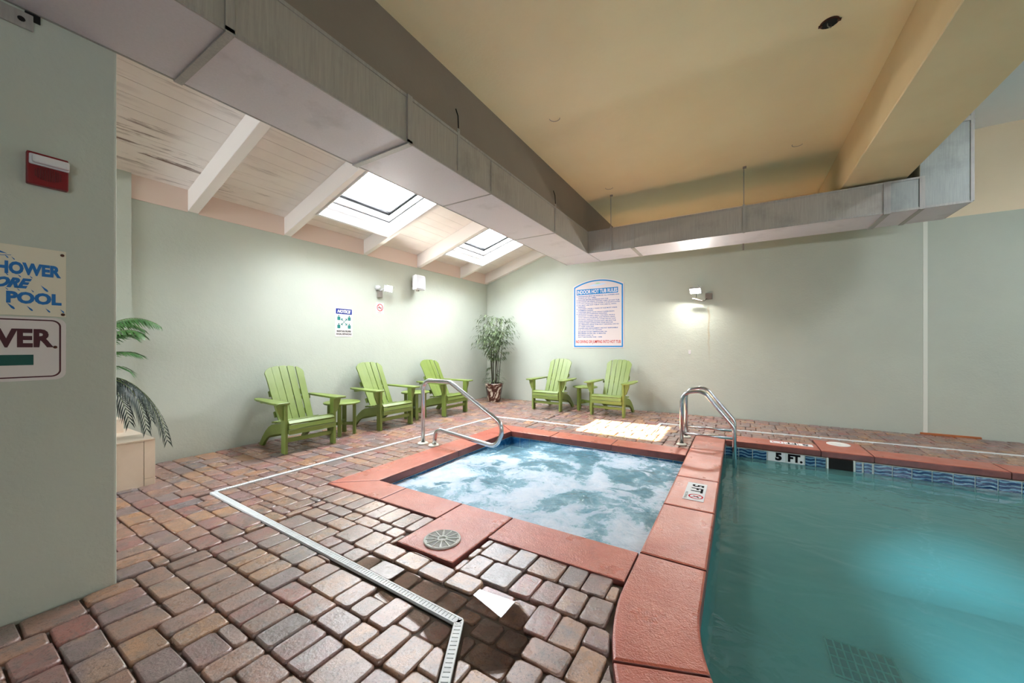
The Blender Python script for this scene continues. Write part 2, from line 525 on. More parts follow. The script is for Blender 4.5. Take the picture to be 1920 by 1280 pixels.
class MB:
    """collects primitives into one mesh"""
    def __init__(s):
        s.bm = bmesh.new()
    def box(s, x0, x1, y0, y1, z0, z1, bevel=0.0, seg=1):
        r = bmesh.ops.create_cube(s.bm, size=1.0)
        vs = r['verts']
        for v in vs:
            v.co = Vector(((x0 + x1) / 2 + v.co.x * (x1 - x0), (y0 + y1) / 2 + v.co.y * (y1 - y0), (z0 + z1) / 2 + v.co.z * (z1 - z0)))
        if bevel > 0:
            es = set()
            for v in vs:
                es.update(v.link_edges)
            bmesh.ops.bevel(s.bm, geom=list(es), offset=bevel, segments=seg, affect='EDGES', profile=0.5)
        return s
    def obox(s, c, ax, ay, az, hx, hy, hz, bevel=0.0, seg=1):
        """oriented box: centre, axes, half sizes"""
        r = bmesh.ops.create_cube(s.bm, size=2.0)
        c, ax, ay, az = Vector(c), Vector(ax).normalized(), Vector(ay).normalized(), Vector(az).normalized()
        es = set()
        for v in r['verts']:
            p = v.co.copy()
            v.co = c + ax * (p.x * hx) + ay * (p.y * hy) + az * (p.z * hz)
            es.update(v.link_edges)
        if bevel > 0:
            bmesh.ops.bevel(s.bm, geom=list(es), offset=bevel, segments=seg, affect='EDGES', profile=0.5)
        return s
    def prism(s, poly, d, bevel=0.0, seg=1):
        """planar polygon (3D points) extruded along vector d"""
        d = Vector(d)
        a = [s.bm.verts.new(Vector(p)) for p in poly]
        b = [s.bm.verts.new(Vector(p) + d) for p in poly]
        fs = [s.bm.faces.new(a[::-1]), s.bm.faces.new(b)]
        n = len(poly)
        for i in range(n):
            fs.append(s.bm.faces.new((a[i], a[(i + 1) % n], b[(i + 1) % n], b[i])))
        bmesh.ops.recalc_face_normals(s.bm, faces=fs)
        if bevel > 0:
            es = set()
            for f in fs[:2]:
                es.update(f.edges)
            bmesh.ops.bevel(s.bm, geom=list(es), offset=bevel, segments=seg, affect='EDGES', profile=0.5)
        return s
    def tube(s, pts, r, seg=12, caps=True, radii=None):
        pts = [Vector(p) for p in pts]
        n = len(pts)
        t0 = (pts[1] - pts[0]).normalized()
        up = Vector((0, 0, 1)) if abs(t0.z) < 0.9 else Vector((1, 0, 0))
        u = t0.cross(up).normalized()
        rings = []
        for i in range(n):
            if i == 0: t = pts[1] - pts[0]
            elif i == n - 1: t = pts[-1] - pts[-2]
            else: t = (pts[i + 1] - pts[i]).normalized() + (pts[i] - pts[i - 1]).normalized()
            t.normalize()
            u = (u - t * u.dot(t)).normalized()
            w = t.cross(u)
            rr = radii[i] if radii else r
            rings.append([s.bm.verts.new(pts[i] + (u * math.cos(a) + w * math.sin(a)) * rr) for a in [2 * math.pi * k / seg for k in range(seg)]])
        fs = []
        for i in range(n - 1):
            for k in range(seg):
                f = s.bm.faces.new((rings[i][k], rings[i][(k + 1) % seg], rings[i + 1][(k + 1) % seg], rings[i + 1][k]))
                f.smooth = True
                fs.append(f)
        if caps:
            fs.append(s.bm.faces.new(rings[0][::-1]))
            fs.append(s.bm.faces.new(rings[-1]))
        bmesh.ops.recalc_face_normals(s.bm, faces=fs)
        return s
    def lathe(s, prof, c=(0, 0, 0), seg=24, smooth=True, axis='Z'):
        c = Vector(c)
        rings = []
        for (r, z) in prof:
            ring = []
            for k in range(seg):
                a = 2 * math.pi * k / seg
                if axis == 'Z': p = Vector((r * math.cos(a), r * math.sin(a), z))
                elif axis == 'X': p = Vector((z, r * math.cos(a), r * math.sin(a)))
                else: p = Vector((r * math.cos(a), z, r * math.sin(a)))
                ring.append(s.bm.verts.new(c + p))
            rings.append(ring)
        fs = []
        for i in range(len(rings) - 1):
            for k in range(seg):
                f = s.bm.faces.new((rings[i][k], rings[i][(k + 1) % seg], rings[i + 1][(k + 1) % seg], rings[i + 1][k]))
                f.smooth = smooth
                fs.append(f)
        fs.append(s.bm.faces.new(rings[0][::-1]))
        fs.append(s.bm.faces.new(rings[-1]))
        bmesh.ops.recalc_face_normals(s.bm, faces=fs)
        return s
    def quad(s, a, b, c, d):
        s.bm.faces.new([s.bm.verts.new(Vector(p)) for p in (a, b, c, d)])
        return s
    def mesh(s, name, mat, off=None):
        if off is not None and off.length > 0:
            bmesh.ops.translate(s.bm, verts=s.bm.verts, vec=-off)
        me = bpy.data.meshes.new(name)
        s.bm.to_mesh(me)
        s.bm.free()
        if mat is not None:
            me.materials.append(M[mat] if isinstance(mat, str) else mat)
        return me
    def build(s, name, mat, parent=None, local=False):
        off = None
        if parent is not None and not local:
            off = wloc(parent)
        me = s.mesh(name, mat, off)
        o = bpy.data.objects.new(name, me)
        link(o, parent)
        if parent is not None:
            WL[o.name] = wloc(parent)      # children are built in world coordinates
        return o

def struct(o, label=None):
    o['kind'] = 'structure'
    if label: o['label'] = label
    return o

def dup(root, loc, rotz, label, group=None):
    r = root.copy()
    COL.objects.link(r)
    r.location = loc
    r.rotation_euler = (0, 0, rotz)
    r['label'] = label
    if group: r['group'] = group
    for ch in list(root.children):
        c = ch.copy()
        COL.objects.link(c)
        c.parent = r
        for g in list(ch.children):
            d = g.copy()
            COL.objects.link(d)
            d.parent = c
    return r

def text(body, size, mat, parent, org, xd, yd, width=None, height=None, shear=0.0, bold=0.0, align='CENTER', name='lettering', thick=0.0008):
    cu = bpy.data.curves.new('lettering', 'FONT')
    cu.body = body
    cu.size = size
    cu.shear = shear
    cu.offset = bold
    cu.align_x = align
    cu.align_y = 'CENTER'
    cu.resolution_u = 3
    tmp = bpy.data.objects.new('tmp', cu)
    COL.objects.link(tmp)
    bpy.context.view_layer.update()
    dg = bpy.context.evaluated_depsgraph_get()
    me = bpy.data.meshes.new_from_object(tmp.evaluated_get(dg))
    bpy.data.objects.remove(tmp)
    bpy.data.curves.remove(cu)
    me.name = 'lettering'
    xs = [v.co.x for v in me.vertices]
    ys = [v.co.y for v in me.vertices]
    sx = sy = 1.0
    cx = (max(xs) + min(xs)) / 2
    cy = (max(ys) + min(ys)) / 2
    if width: sx = width / (max(xs) - min(xs))
    if height: sy = height / (max(ys) - min(ys))
    xd, yd = Vector(xd).normalized(), Vector(yd).normalized()
    zd = xd.cross(yd)
    org = Vector(org) - wloc(parent)
    ox = cx if align == 'CENTER' else min(xs)
    for v in me.vertices:
        v.co = org + xd * ((v.co.x - ox) * sx) + yd * ((v.co.y - cy) * sy) + zd * (v.co.z + thick)
    me.materials.clear()
    me.materials.append(M[mat])
    o = bpy.data.objects.new(name, me)
    link(o, parent)
    WL[o.name] = wloc(parent)
    return o

# ================================================================== STRUCTURE
XL, YB = -5.35, 7.6          # left wall plane, back wall plane
XN = -2.82                   # near wall plane (with the signs)
RS = 0.31                    # roof slope
def rbot(x): return 2.77 + RS * (x + 5.4)      # underside of rafters
def rdeck(x): return 3.005 + RS * (x + 5.4)    # underside of planks
ZC = 3.70

# floor base with openings for tub and pool
fb = MB()
Z0, Z1 = -0.10, -0.022
for (x0, x1, y0, y1) in [(-5.6, -3.0, -4.2, 7.8), (-3.0, -0.40, -4.2, 2.2), (-3.0, -0.40, 4.8, 7.8), (-0.40, 7.2, 5.85, 7.8)]:
    fb.box(x0, x1, y0, y1, Z0, Z1)
pts = [(-0.40, -4.2, Z0), (7.2, -4.2, Z0), (7.2, 0.72, Z0), (0.9, 0.72, Z0)]
for k in range(1, 13):
    a = math.radians(270 - 90 * k / 12)
    pts.append((0.9 + 1.23 * math.cos(a), 1.95 + 1.23 * math.sin(a), Z0))
pts += [(-0.33, 2.2, Z0), (-0.40, 2.2, Z0)]
fb.prism(pts, (0, 0, Z1 - Z0))
floor = struct(fb.build('floor', 'bedding_sand'), 'brick-red cobblestone paver deck')
# plain deck behind the camera where no pavers are seen
struct(MB().box(-5.35, 6.9, -4.0, -0.62, -0.03, -0.004).build('floor', 'subfloor'), 'plain tan deck out behind the paver field')

# walls
def wall(name, boxes, mat, label):
    b = MB()
    for q in boxes:
        b.box(*q)
    return struct(b.build(name, mat), label)
wl = wall('wall_left', [(XL - 0.2, XL, 1.235, YB + 0.2, -0.1, 2.80)], 'plaster_green', 'pale green stucco wall behind the three chairs')
wall('wall_left', [(XL - 0.2, XL + 0.03, -4.2, 1.235, -0.1, 3.06)], 'plaster_green', 'taller pale green wall section behind the palm')
wall('wall_back', [(XL - 0.2, -2.3, YB, YB + 0.2, -0.1, 3.95), (-2.3, 7.2, YB, YB + 0.2, -0.1, 3.04)], 'plaster_green', 'long pale green stucco wall behind the pool')
wall('wall_back', [(-2.3, 7.2, YB, YB + 0.2, 3.04, 4.4)], 'plaster_beige', 'beige upper band of the wall behind the pool')
nb = MB().box(XN - 0.24, XN, -4.2, 0.60, -0.1, 3.62, 0.012, 2)
struct(nb.build('wall_near', 'plaster_green'), 'near green stucco wall carrying the shower signs')
# wall behind the camera with window openings added for light, wall on the right
wr = MB()
wr.box(-5.55, 7.2, -4.2, -4.0, -0.1, 1.2).box(-5.55, 7.2, -4.2, -4.0, 1.95, 4.4).box(-3.3, 7.2, -4.2, -4.0, 0.8, 1.55).box(-3.3, 7.2, -4.2, -4.0, 1.9, 2.4).box(-5.55, -5.0, -4.2, -4.0, 1.0, 2.6).box(-3.3, 2.3, -4.2, -4.0, 1.0, 2.3)
for x in (-0.35, 2.2, 4.75, 7.0):
    wr.box(x, x + 0.25, -4.2, -4.0, 1.1, 2.2)
struct(wr.build('wall_front', 'plaster_green'), 'wall behind the camera with added windows')
for i, x in enumerate((2.45, 5.0)):
    struct(MB().box(x, x + (2.3 if i < 1 else 2.0), -4.12, -4.11, 1.55, 1.9).build('window_%d' % (i + 3), 'skylight_glass'), ['slot window added behind the camera for fill light, left one', 'slot window added behind the camera for fill light, right one'][i])  # unseen slot windows, added to let fill light into the room
struct(MB().box(7.0, 7.2, -4.2, YB + 0.2, -0.1, 4.4).build('wall_right', 'plaster_green'), 'green wall far right past the pool')
struct(MB().box(-5.0, -3.3, -4.12, -4.11, 1.2, 1.95).build('window_5', 'skylight_glass'), 'unseen window added at the passage end to brighten the chair wall')  # added window, brightens the palm, left wall and planks
portal((-4.15, -4.05, 1.575), (0, 1, 0), 1.7, 0.75)
portal((4.72, -4.05, 1.725), (0, 1, 0), 4.6, 0.35)

# ceilings
struct(MB().box(-2.2, 1.08, -4.2, YB + 0.1, ZC, ZC + 0.15).build('ceiling', 'plaster_tan'), 'flat tan plaster ceiling over the hot tub')
cr = MB()
for q in ((1.66, 3.2, -4.2, YB + 0.1), (4.0, 7.2, -4.2, YB + 0.1), (3.2, 4.0, -4.2, 4.0), (3.2, 4.0, 4.8, YB + 0.1)):
    cr.box(q[0], q[1], q[2], q[3], 4.2, 4.35)
struct(cr.build('ceiling', 'plaster_white'), 'white ceiling over the pool right of the beam')
struct(MB().box(3.2, 4.0, 4.0, 4.8, 4.30, 4.31).build('window_6', 'skylight_glass'), 'unseen square skylight pane added over the pool for fill light')  # added skylight out of view, brightens the pool side
portal((3.6, 4.4, 4.26), (0, 0, -1), 0.8, 0.8)
struct(MB().box(XN, -2.2, -4.2, YB, 3.19, 3.95).build('trim_1', 'plaster_taupe'), 'taupe boxed beam above the long duct')
struct(MB().box(1.08, 1.67, -4.2, YB, 3.20, 4.3, 0.008, 1).build('trim_2', 'plaster_tan_beam'), 'tan plaster beam crossing the ceiling above the pool edge')
# sloped roof : planks, rafters, fascia boards
RAFT = [(-1.55, -1.45), (-0.4, -0.3), (0.62, 0.72), (1.70, 1.80), (2.75, 2.85), (4.02, 4.10), (5.23, 5.33), (6.54, 6.62), (7.50, 7.60)]
SKY = [(2.85, 4.02), (5.33, 6.54)]
SX0, SX1 = -4.71, -3.47
roof = thing('ceiling_sloped', 'sloped white plank roof with rafters above the chairs', None, (XL, 4.0, 2.8), kind='structure')
nrm = Vector((-RS, 0, 1)).normalized()
slope = Vector((1, 0, RS)).normalized()
PW = 0.148
npl = int(2.75 / PW) + 1
for i in range(npl):
    x0 = -5.5 + i * PW
    x1 = x0 + PW - 0.0025
    segs = [(-4.1, 7.6)]
    if x1 > SX0 - 0.03 and x0 < SX1 + 0.03:
        segs = [(-4.1, SKY[0][0]), (SKY[0][1], SKY[1][0]), (SKY[1][1], 7.6)]
    for (y0, y1) in segs:
        dz = random.uniform(-0.001, 0.001)
        b = MB().prism([(x0, y0, rdeck(x0) + dz), (x1, y0, rdeck(x1) + dz), (x1, y1, rdeck(x1) + dz), (x0, y1, rdeck(x0) + dz)], (0, 0, 0.05))
        b.build('plank', 'painted_plank', roof)
# solid backing above planks, so no light leaks through the joints
bk = MB()
for (y0, y1, xa, xb) in [(-4.2, SKY[0][0] - 0.02, -5.6, -2.7), (SKY[0][1] + 0.02, SKY[1][0] - 0.02, -5.6, -2.7), (SKY[1][1] + 0.02, 7.8, -5.6, -2.7)] + \
        [(s[0] - 0.02, s[1] + 0.02, -5.6, SX0 - 0.02) for s in SKY] + [(s[0] - 0.02, s[1] + 0.02, SX1 + 0.02, -2.7) for s in SKY]:
    bk.prism([(xa, y0, rdeck(xa) + 0.052), (xb, y0, rdeck(xb) + 0.052), (xb, y1, rdeck(xb) + 0.052), (xa, y1, rdeck(xa) + 0.052)], (0, 0, 0.05))
bk.build('roof_deck', 'painted_rafter', roof)
for (y0, y1) in RAFT:
    xa, xb = -5.37, -2.83
    MB().prism([(xa, y0, rbot(xa)), (xb, y0, rbot(xb)), (xb, y0, rdeck(xb)), (xa, y0, rdeck(xa))], (0, y1 - y0, 0), 0.004).build('rafter', 'painted_rafter', roof)
prev = 1.235
for (y0, y1) in RAFT[3:]:
    if y0 - prev > 0.1:
        MB().box(XL - 0.03, XL + 0.012, prev, y0, 2.775, 3.03).build('fascia_board', 'fascia_paint', roof)
    prev = y1
struct(MB().box(XL - 0.2, XL - 0.03, 1.235, YB + 0.2, 2.8, 3.15).build('wall_left', 'painted_rafter'), 'roof plate hidden behind the fascia boards')

# skylights
def skylight(n, y0, y1, label):
    w = thing('window_%d' % n, label, None, ((SX0 + SX1) / 2, (y0 + y1) / 2, rbot(SX0)), kind='structure')
    zt = lambda x: 3.10 + RS * (x + 5.4)
    t = 0.03
    def board(xa, xb, ya, yb, lo, hi, name, mat):
        MB().prism([(xa, ya, lo(xa)), (xb, ya, lo(xb)), (xb, ya, hi(xb)), (xa, ya, hi(xa))], (0, yb - ya, 0)).build(name, mat, w)
    top = lambda x: zt(x) + 0.05
    board(SX0 - t, SX0, y0 - t, y1 + t, rbot, top, 'well_board', 'skylight_frame')
    board(SX1, SX1 + t, y0 - t, y1 + t, rbot, top, 'well_board', 'skylight_frame')
    board(SX0, SX1, y0 - t, y0 + 0.012, rbot, top, 'well_board', 'skylight_frame')
    board(SX0, SX1, y1 - 0.012, y1 + t, rbot, top, 'well_board', 'skylight_frame')
    # trimmer below the low side, as deep as the rafters
    board(SX0 - 0.035, SX0 - t + 0.001, y0 + 0.0, y1 + 0.0, rbot, rdeck, 'trimmer', 'painted_rafter')
    # stepped inner frames
    for (ins, za, zb, mt) in [(0.035, 0.115, 0.20, 'skylight_frame'), (0.062, 0.20, 0.29, 'skylight_frame'), (0.096, 0.29, 0.318, 'skylight_gasket')]:
        lo = lambda x, za=za: rbot(x) + za
        hi = lambda x, zb=zb: rbot(x) + zb
        board(SX0, SX0 + ins, y0, y1, lo, hi, 'frame', mt)
        board(SX1 - ins, SX1, y0, y1, lo, hi, 'frame', mt)
        board(SX0 + ins, SX1 - ins, y0, y0 + ins, lo, hi, 'frame', mt)
        board(SX0 + ins, SX1 - ins, y1 - ins, y1, lo, hi, 'frame', mt)
    for (ins, za) in ((0.037, 0.196), (0.064, 0.286)):
        lo = lambda x, za=za: rbot(x) + za - 0.009
        hi = lambda x, za=za: rbot(x) + za + 0.006
        board(SX0, SX0 + ins, y0, y1, lo, hi, 'seal', 'skylight_gasket')
        board(SX0 + ins, SX1 - ins, y1 - ins, y1, lo, hi, 'seal', 'skylight_gasket')
    g = MB().prism([(SX0, y0, zt(SX0)), (SX1, y0, zt(SX1)), (SX1, y1, zt(SX1)), (SX0, y1, zt(SX0))], (0, 0, 0.01)).build('pane', 'skylight_glass', w)
    cx = (SX0 + SX1) / 2
    portal((cx, (y0 + y1) / 2, zt(cx) + 0.03), -nrm, 1.26, y1 - y0 + 0.04).rotation_euler = (0, -math.atan(RS), 0)
    return w
skylight(1, SKY[0][0], SKY[0][1], 'larger looking skylight nearer the camera in the sloped roof')
skylight(2, SKY[1][0], SKY[1][1], 'farther skylight near the corner in the sloped roof')

# white box added beside the nearer skylight to keep the sun off it
ru = thing('sun_blocker', 'white box added above the roof to shade the nearer skylight', 'sun blocker', (-5.95, 3.45, 3.0))
MB().box(-6.5, -5.35, 2.45, 4.55, 3.15, 5.9, 0.03, 2).build('housing', 'white_plastic', ru)
for k in range(8):
    MB().box(-5.352, -5.335, 2.7, 4.3, 3.9 + k * 0.2, 4.0 + k * 0.2).build('blocker_rib', 'white_plastic', ru)

# seam strip, base trim on the back wall
struct(MB().box(2.25, 2.295, YB - 0.006, YB + 0.01, 0.0, 3.04).build('trim_3', 'caulk_white'), 'white vertical caulk seam on the pool wall')
struct(MB().box(2.22, 2.80, YB - 0.03, YB + 0.01, -0.02, 0.022, 0.006).build('baseboard_back', 'orange_wood'), 'short orange wood strip at the foot of the pool wall')

# ================================================================== PAVERS
def proj(x, y, z=0.0):
    fx, fy = -math.sin(YAW), math.cos(YAW)
    d = x * fx + y * fy
    if d < 0.05: return None
    l = x * fy - y * fx
    return (960 + 698.5 * l / d, 649 - 698.5 * (z - CAMH) / d)

def clip(poly, n, c):
    """keep the part of a convex polygon where n.p <= c"""
    out = []
    m = len(poly)
    for i in range(m):
        a, b = poly[i], poly[(i + 1) % m]
        da = a[0] * n[0] + a[1] * n[1] - c
        db = b[0] * n[0] + b[1] * n[1] - c
        if da <= 0: out.append(a)
        if da * db < 0:
            t = da / (da - db)
            out.append((a[0] + (b[0] - a[0]) * t, a[1] + (b[1] - a[1]) * t))
    return out
def area(p):
    return abs(sum(p[i][0] * p[(i + 1) % len(p)][1] - p[(i + 1) % len(p)][0] * p[i][1] for i in range(len(p)))) / 2
def halfplanes(conv):
    """outward normals of a ccw convex polygon"""
    hs = []
    for i in range(len(conv)):
        a, b = conv[i], conv[(i + 1) % len(conv)]
        dx, dy = b[0] - a[0], b[1] - a[1]
        L = math.hypot(dx, dy)
        n = (dy / L, -dx / L)
        hs.append((n, n[0] * a[0] + n[1] * a[1]))
    return hs
def overlap(poly, hs):
    q = poly
    for n, c in hs:
        q = clip(q, n, c)
        if len(q) < 3: return False
    return area(q) > 1e-5
def rectp(x0, x1, y0, y1): return [(x0, y0), (x1, y0), (x1, y1), (x0, y1)]
def outside(poly, hs, both=False):
    pieces = []
    for n, c in hs:
        q = clip(poly, (-n[0], -n[1]), -c - 0.006)
        if len(q) >= 3 and area(q) > 0.0012:
            pieces.append(q)
    if not pieces: return []
    if both: return pieces
    return [max(pieces, key=area)]

# drain strips (centre line a->b, half width)
DR = [((-3.845, 1.42), (-3.69, 5.50)), ((-3.845, 1.395), (-1.085, 1.32)), ((-1.085, 1.32), (-0.62, 0.60)),
      ((-3.69, 5.51), (-1.09, 5.55)), ((-1.09, 5.55), (-1.08, 6.40)), ((-1.08, 6.41), (5.0, 6.80))]
DR[2] = ((-1.085, 1.32), (-0.50, 0.28))
HW = 0.021
def stripconv(a, b, w):
    dx, dy = b[0] - a[0], b[1] - a[1]
    L = math.hypot(dx, dy)
    dx, dy = dx / L, dy / L
    nx, ny = -dy * w, dx * w
    return [(a[0] - dx * w - nx, a[1] - dy * w - ny), (b[0] + dx * w - nx, b[1] + dy * w - ny), (b[0] + dx * w + nx, b[1] + dy * w + ny), (a[0] - dx * w + nx, a[1] - dy * w + ny)]
STRIPS = [halfplanes(stripconv(a, b, HW + 0.003)) for a, b in DR]
OBST = [halfplanes(rectp(*r)) for r in [(-3.205, -0.50, 2.02, 4.99), (-1.875, -1.385, 1.64, 2.4), (-0.515, -0.1, 1.95, 5.76), (-0.16, 6.9, 0.9, 6.05), (0.83, 1.32, 5.8, 6.34),
                                        (-3.10, -2.815, -4, 0.605), (0.9, 7, 0.53, 2)]]
arc = [(0.9 + 1.42 * math.cos(a), 1.95 + 1.42 * math.sin(a)) for a in [math.radians(180 + 90 * k / 9) for k in range(10)]]
ARC = [halfplanes([(0.9, 1.95), arc[k], arc[k + 1]]) for k in range(9)]

PUD = [(-2.02, 1.40), (-1.80, 1.50), (-1.45, 1.47), (-1.20, 1.56), (-0.92, 1.58), (-0.72, 1.46), (-0.74, 1.26), (-0.86, 1.16), (-1.06, 1.14), (-1.22, 1.22), (-1.50, 1.26), (-1.80, 1.32)]
def inpoly(p, poly):
    r = False
    for i in range(len(poly)):
        a, b = poly[i], poly[i - 1]
        if (a[1] > p[1]) != (b[1] > p[1]) and p[0] < (b[0] - a[0]) * (p[1] - a[1]) / (b[1] - a[1]) + a[0]:
            r = not r
    return r

def pack(x0, x1, y0, y1, m, sizes):
    nx, ny = int(round((x1 - x0) / m)), int(round((y1 - y0) / m))
    occ = [[False] * ny for _ in range(nx)]
    out = []
    for i in range(nx):
        for j in range(ny):
            if occ[i][j]: continue
            opts = []
            for (w, h, wt) in sizes:
                if i + w <= nx and j + h <= ny and not any(occ[i + a][j + b] for a in range(w) for b in range(h)):
                    r = 0
                    while j + r < ny and not occ[i][j + r]: r += 1
                    pen = 0.02 if r - h == 1 else 1.0
                    opts.append((w, h, wt * pen))
            if not opts:
                w, h = 1, 1
                while j + h < ny and h < 3 and not occ[i][j + h]: h += 1
                if h == 1:
                    while i + w < nx and w < 3 and not occ[i + w][j]: w += 1
            else:
                w, h = random.choices([(o[0], o[1]) for o in opts], [o[2] for o in opts])[0]
            for a in range(w):
                for b in range(h): occ[i + a][j + b] = True
            out.append((x0 + i * m, x0 + (i + w) * m, y0 + j * m, y0 + (j + h) * m))
    return out
rects = []
xq = -3.20
while xq < -1.95:                       # soldier course along the front of the tub
    w = min(0.1365, -1.868 - xq)
    rects.append((xq, xq + w, 1.795, 2.025))
    xq += 0.1365
SOLD = halfplanes(rectp(-3.20, -1.86, 1.795, 2.03))
nsold = len(rects)
rects += pack(-2.812, 1.9, -0.62, 2.02, 0.064, [(3, 2, 3), (2, 3, 4), (3, 3, 1.6), (2, 2, 1.2)])
rects += pack(-5.34, -2.812, -0.10, 7.58, 0.066, [(3, 2, 3), (2, 3, 3), (4, 2, 2), (3, 3, 1), (5, 2, 0.8)])
rects += pack(-2.812, 5.2, 4.98, 7.58, 0.066, [(3, 2, 3), (2, 3, 3), (3, 3, 1), (2, 2, 1)])

GAP = 0.0040
pavers = []
for ri, (x0, x1, y0, y1) in enumerate(rects):
    g = GAP
    poly = [(x0 + g, y0 + g), (x1 - g, y0 + g), (x1 - g, y1 - g), (x0 + g, y1 - g)]
    poly = [(p[0] + random.uniform(-0.0035, 0.0035), p[1] + random.uniform(-0.0035, 0.0035)) for p in poly]
    polys = [poly]
    for hs in OBST + ARC + ([SOLD] if ri >= nsold else []):
        nxt = []
        for q in polys:
            nxt += outside(q, hs) if overlap(q, hs) else [q]
        polys = nxt
    for hs in STRIPS:
        nxt = []
        for q in polys:
            if overlap(q, hs):
                long2 = [hs[0], hs[2]]
                nxt += outside(q, long2, True)
            else:
                nxt.append(q)
        polys = nxt
    for q in polys:
        if len(q) >= 3 and area(q) > 0.0012:
            cx = sum(p[0] for p in q) / len(q)
            cy = sum(p[1] for p in q) / len(q)
            s = [proj(*p) for p in q]
            vis = 0.0
            if all(s):
                pc = proj(cx, cy)
                if -60 < pc[0] < 1980 and pc[1] < 1330 and not (pc[0] < 217 and cx < -2.9):
                    vis = area(s)
            pavers.append((vis, q, cx, cy))
pavers.sort(key=lambda t: -t[0])
pavers = [p for p in pavers if p[0] > 0 or p[3] > -0.62]

def paver_geo(bm, lay, q, cx, cy, tone, ox=0.0, oy=0.0):
    # chamfered corners
    n = len(q)
    pts = []
    for i in range(n):
        p, a, b = q[i], q[i - 1], q[(i + 1) % n]
        la, lb = math.hypot(a[0] - p[0], a[1] - p[1]), math.hypot(b[0] - p[0], b[1] - p[1])
        if min(la, lb) < 1e-6: continue
        c = random.uniform(0.007, 0.016)
        ca, cb = min(c, la * 0.35), min(c, lb * 0.35)
        pts.append((p[0] + (a[0] - p[0]) * ca / la, p[1] + (a[1] - p[1]) * ca / la))
        pts.append((p[0] + (b[0] - p[0]) * cb / lb, p[1] + (b[1] - p[1]) * cb / lb))
    rad = math.sqrt(area(q) / math.pi)
    near = max(0.0, min(1.0, (4.5 - math.hypot(cx, cy)) / 3.0))
    top = random.uniform(-0.004, 0.003)
    tx, ty = random.uniform(-0.02, 0.02), random.uniform(-0.02, 0.02)
    if inpoly((cx, cy), PUD):
        top = -0.0128 + random.uniform(-0.004, 0.0065)
        tx, ty = random.uniform(-0.05, 0.05), random.uniform(-0.05, 0.05)
        if -1.42 < cx < -0.82 and 1.18 < cy < 1.56:
            top, tx, ty = -0.0145, tx * 0.3, ty * 0.3
    e = 0.0072
    rings = []
    for (dz, k) in ((-0.03, 1.0), (top - 0.0085, 1.0), (top - 0.0028, 1 - 0.40 * e / rad), (top, 1 - 1.25 * e / rad)):
        ring = []
        for (x, y) in pts:
            px, py = cx + (x - cx) * k, cy + (y - cy) * k
            z = dz + (0 if dz == -0.03 else tx * (px - cx) + ty * (py - cy) + random.uniform(-0.0008, 0.0008))
            ring.append(bm.verts.new((px - ox, py - oy, z)))
        rings.append(ring)
    m = len(pts)
    for r in range(3):
        for i in range(m):
            f = bm.faces.new((rings[r][i], rings[r][(i + 1) % m], rings[r + 1][(i + 1) % m], rings[r + 1][i]))
            f.smooth = True
            f[lay] = tone
    f = bm.faces.new(rings[3])
    f.smooth = False
    f[lay] = tone
for k, (vis, q, cx, cy) in enumerate(pavers[:300]):
    bm = bmesh.new()
    lay = bm.faces.layers.float.new('tone')
    paver_geo(bm, lay, q, cx, cy, random.random(), cx, cy)
    bmesh.ops.recalc_face_normals(bm, faces=bm.faces)
    me = bpy.data.meshes.new('paver')
    bm.to_mesh(me)
    bm.free()
    me.materials.append(M['paver_stone'])
    o = bpy.data.objects.new('paver', me)
    link(o, floor)
    o.location = (cx, cy, 0)
bm = bmesh.new()
lay = bm.faces.layers.float.new('tone')
for (vis, q, cx, cy) in pavers[300:]:
    paver_geo(bm, lay, q, cx, cy, random.random())
bmesh.ops.recalc_face_normals(bm, faces=bm.faces)
me = bpy.data.meshes.new('paver_field')
bm.to_mesh(me)
bm.free()
me.materials.append(M['paver_stone'])
o = link(bpy.data.objects.new('paver_field', me), floor)
o['kind'] = 'stuff'
o['label'] = 'field of smaller looking cobblestone pavers farther away'

# puddle
pd = MB()
pd.bm.faces.new([pd.bm.verts.new((x, y, -0.009)) for (x, y) in PUD[::-1]])
o = pd.build('puddle', 'puddle_water')
tag(o, 'shallow water puddle on the pavers along the slotted drain', 'puddle', kind='stuff')

# channel drains
def drain(a, b, label, pitch=0.021):
    t = thing('channel_drain', label, 'drain', (a[0], a[1], -0.02), group='slotted deck drains around the hot tub')
    A, Bv = Vector((a[0], a[1], 0)), Vector((b[0], b[1], 0))
    d = (Bv - A)
    L = d.length
    d.normalize()
    s = Vector((-d.y, d.x, 0))
    up = Vector((0, 0, 1))
    c = (A + Bv) / 2
    MB().obox(c + up * -0.012, d, s, up, L / 2 + HW * 0.3, HW * 0.82, 0.006).build('channel', 'drain_slot', t)
    g = MB()
    for sg in (-1, 1):
        g.obox(c + s * sg * (HW - 0.0035) + up * -0.004, d, s, up, L / 2 + HW * 0.3, 0.0035, 0.009)
    n = int(L / pitch)
    for k in range(n + 1):
        g.obox(A + d * (k * L / n) + up * -0.001, d, s, up, pitch * 0.40, HW - 0.003, 0.0045)
    g.build('slotted_grate', 'drain_white', t)
drain(*DR[0], 'white slotted drain line running beside the three chairs')
drain(*DR[1], 'white slotted drain line crossing the foreground pavers')
drain(*DR[2], 'white slotted drain line bending toward the camera from the puddle')
drain(*DR[3], 'white slotted drain line behind the hot tub', 0.03)
drain(*DR[4], 'short white slotted drain line through the sunlit patch', 0.03)
drain(*DR[5], 'white slotted drain line along the pool wall behind the ladder', 0.03)

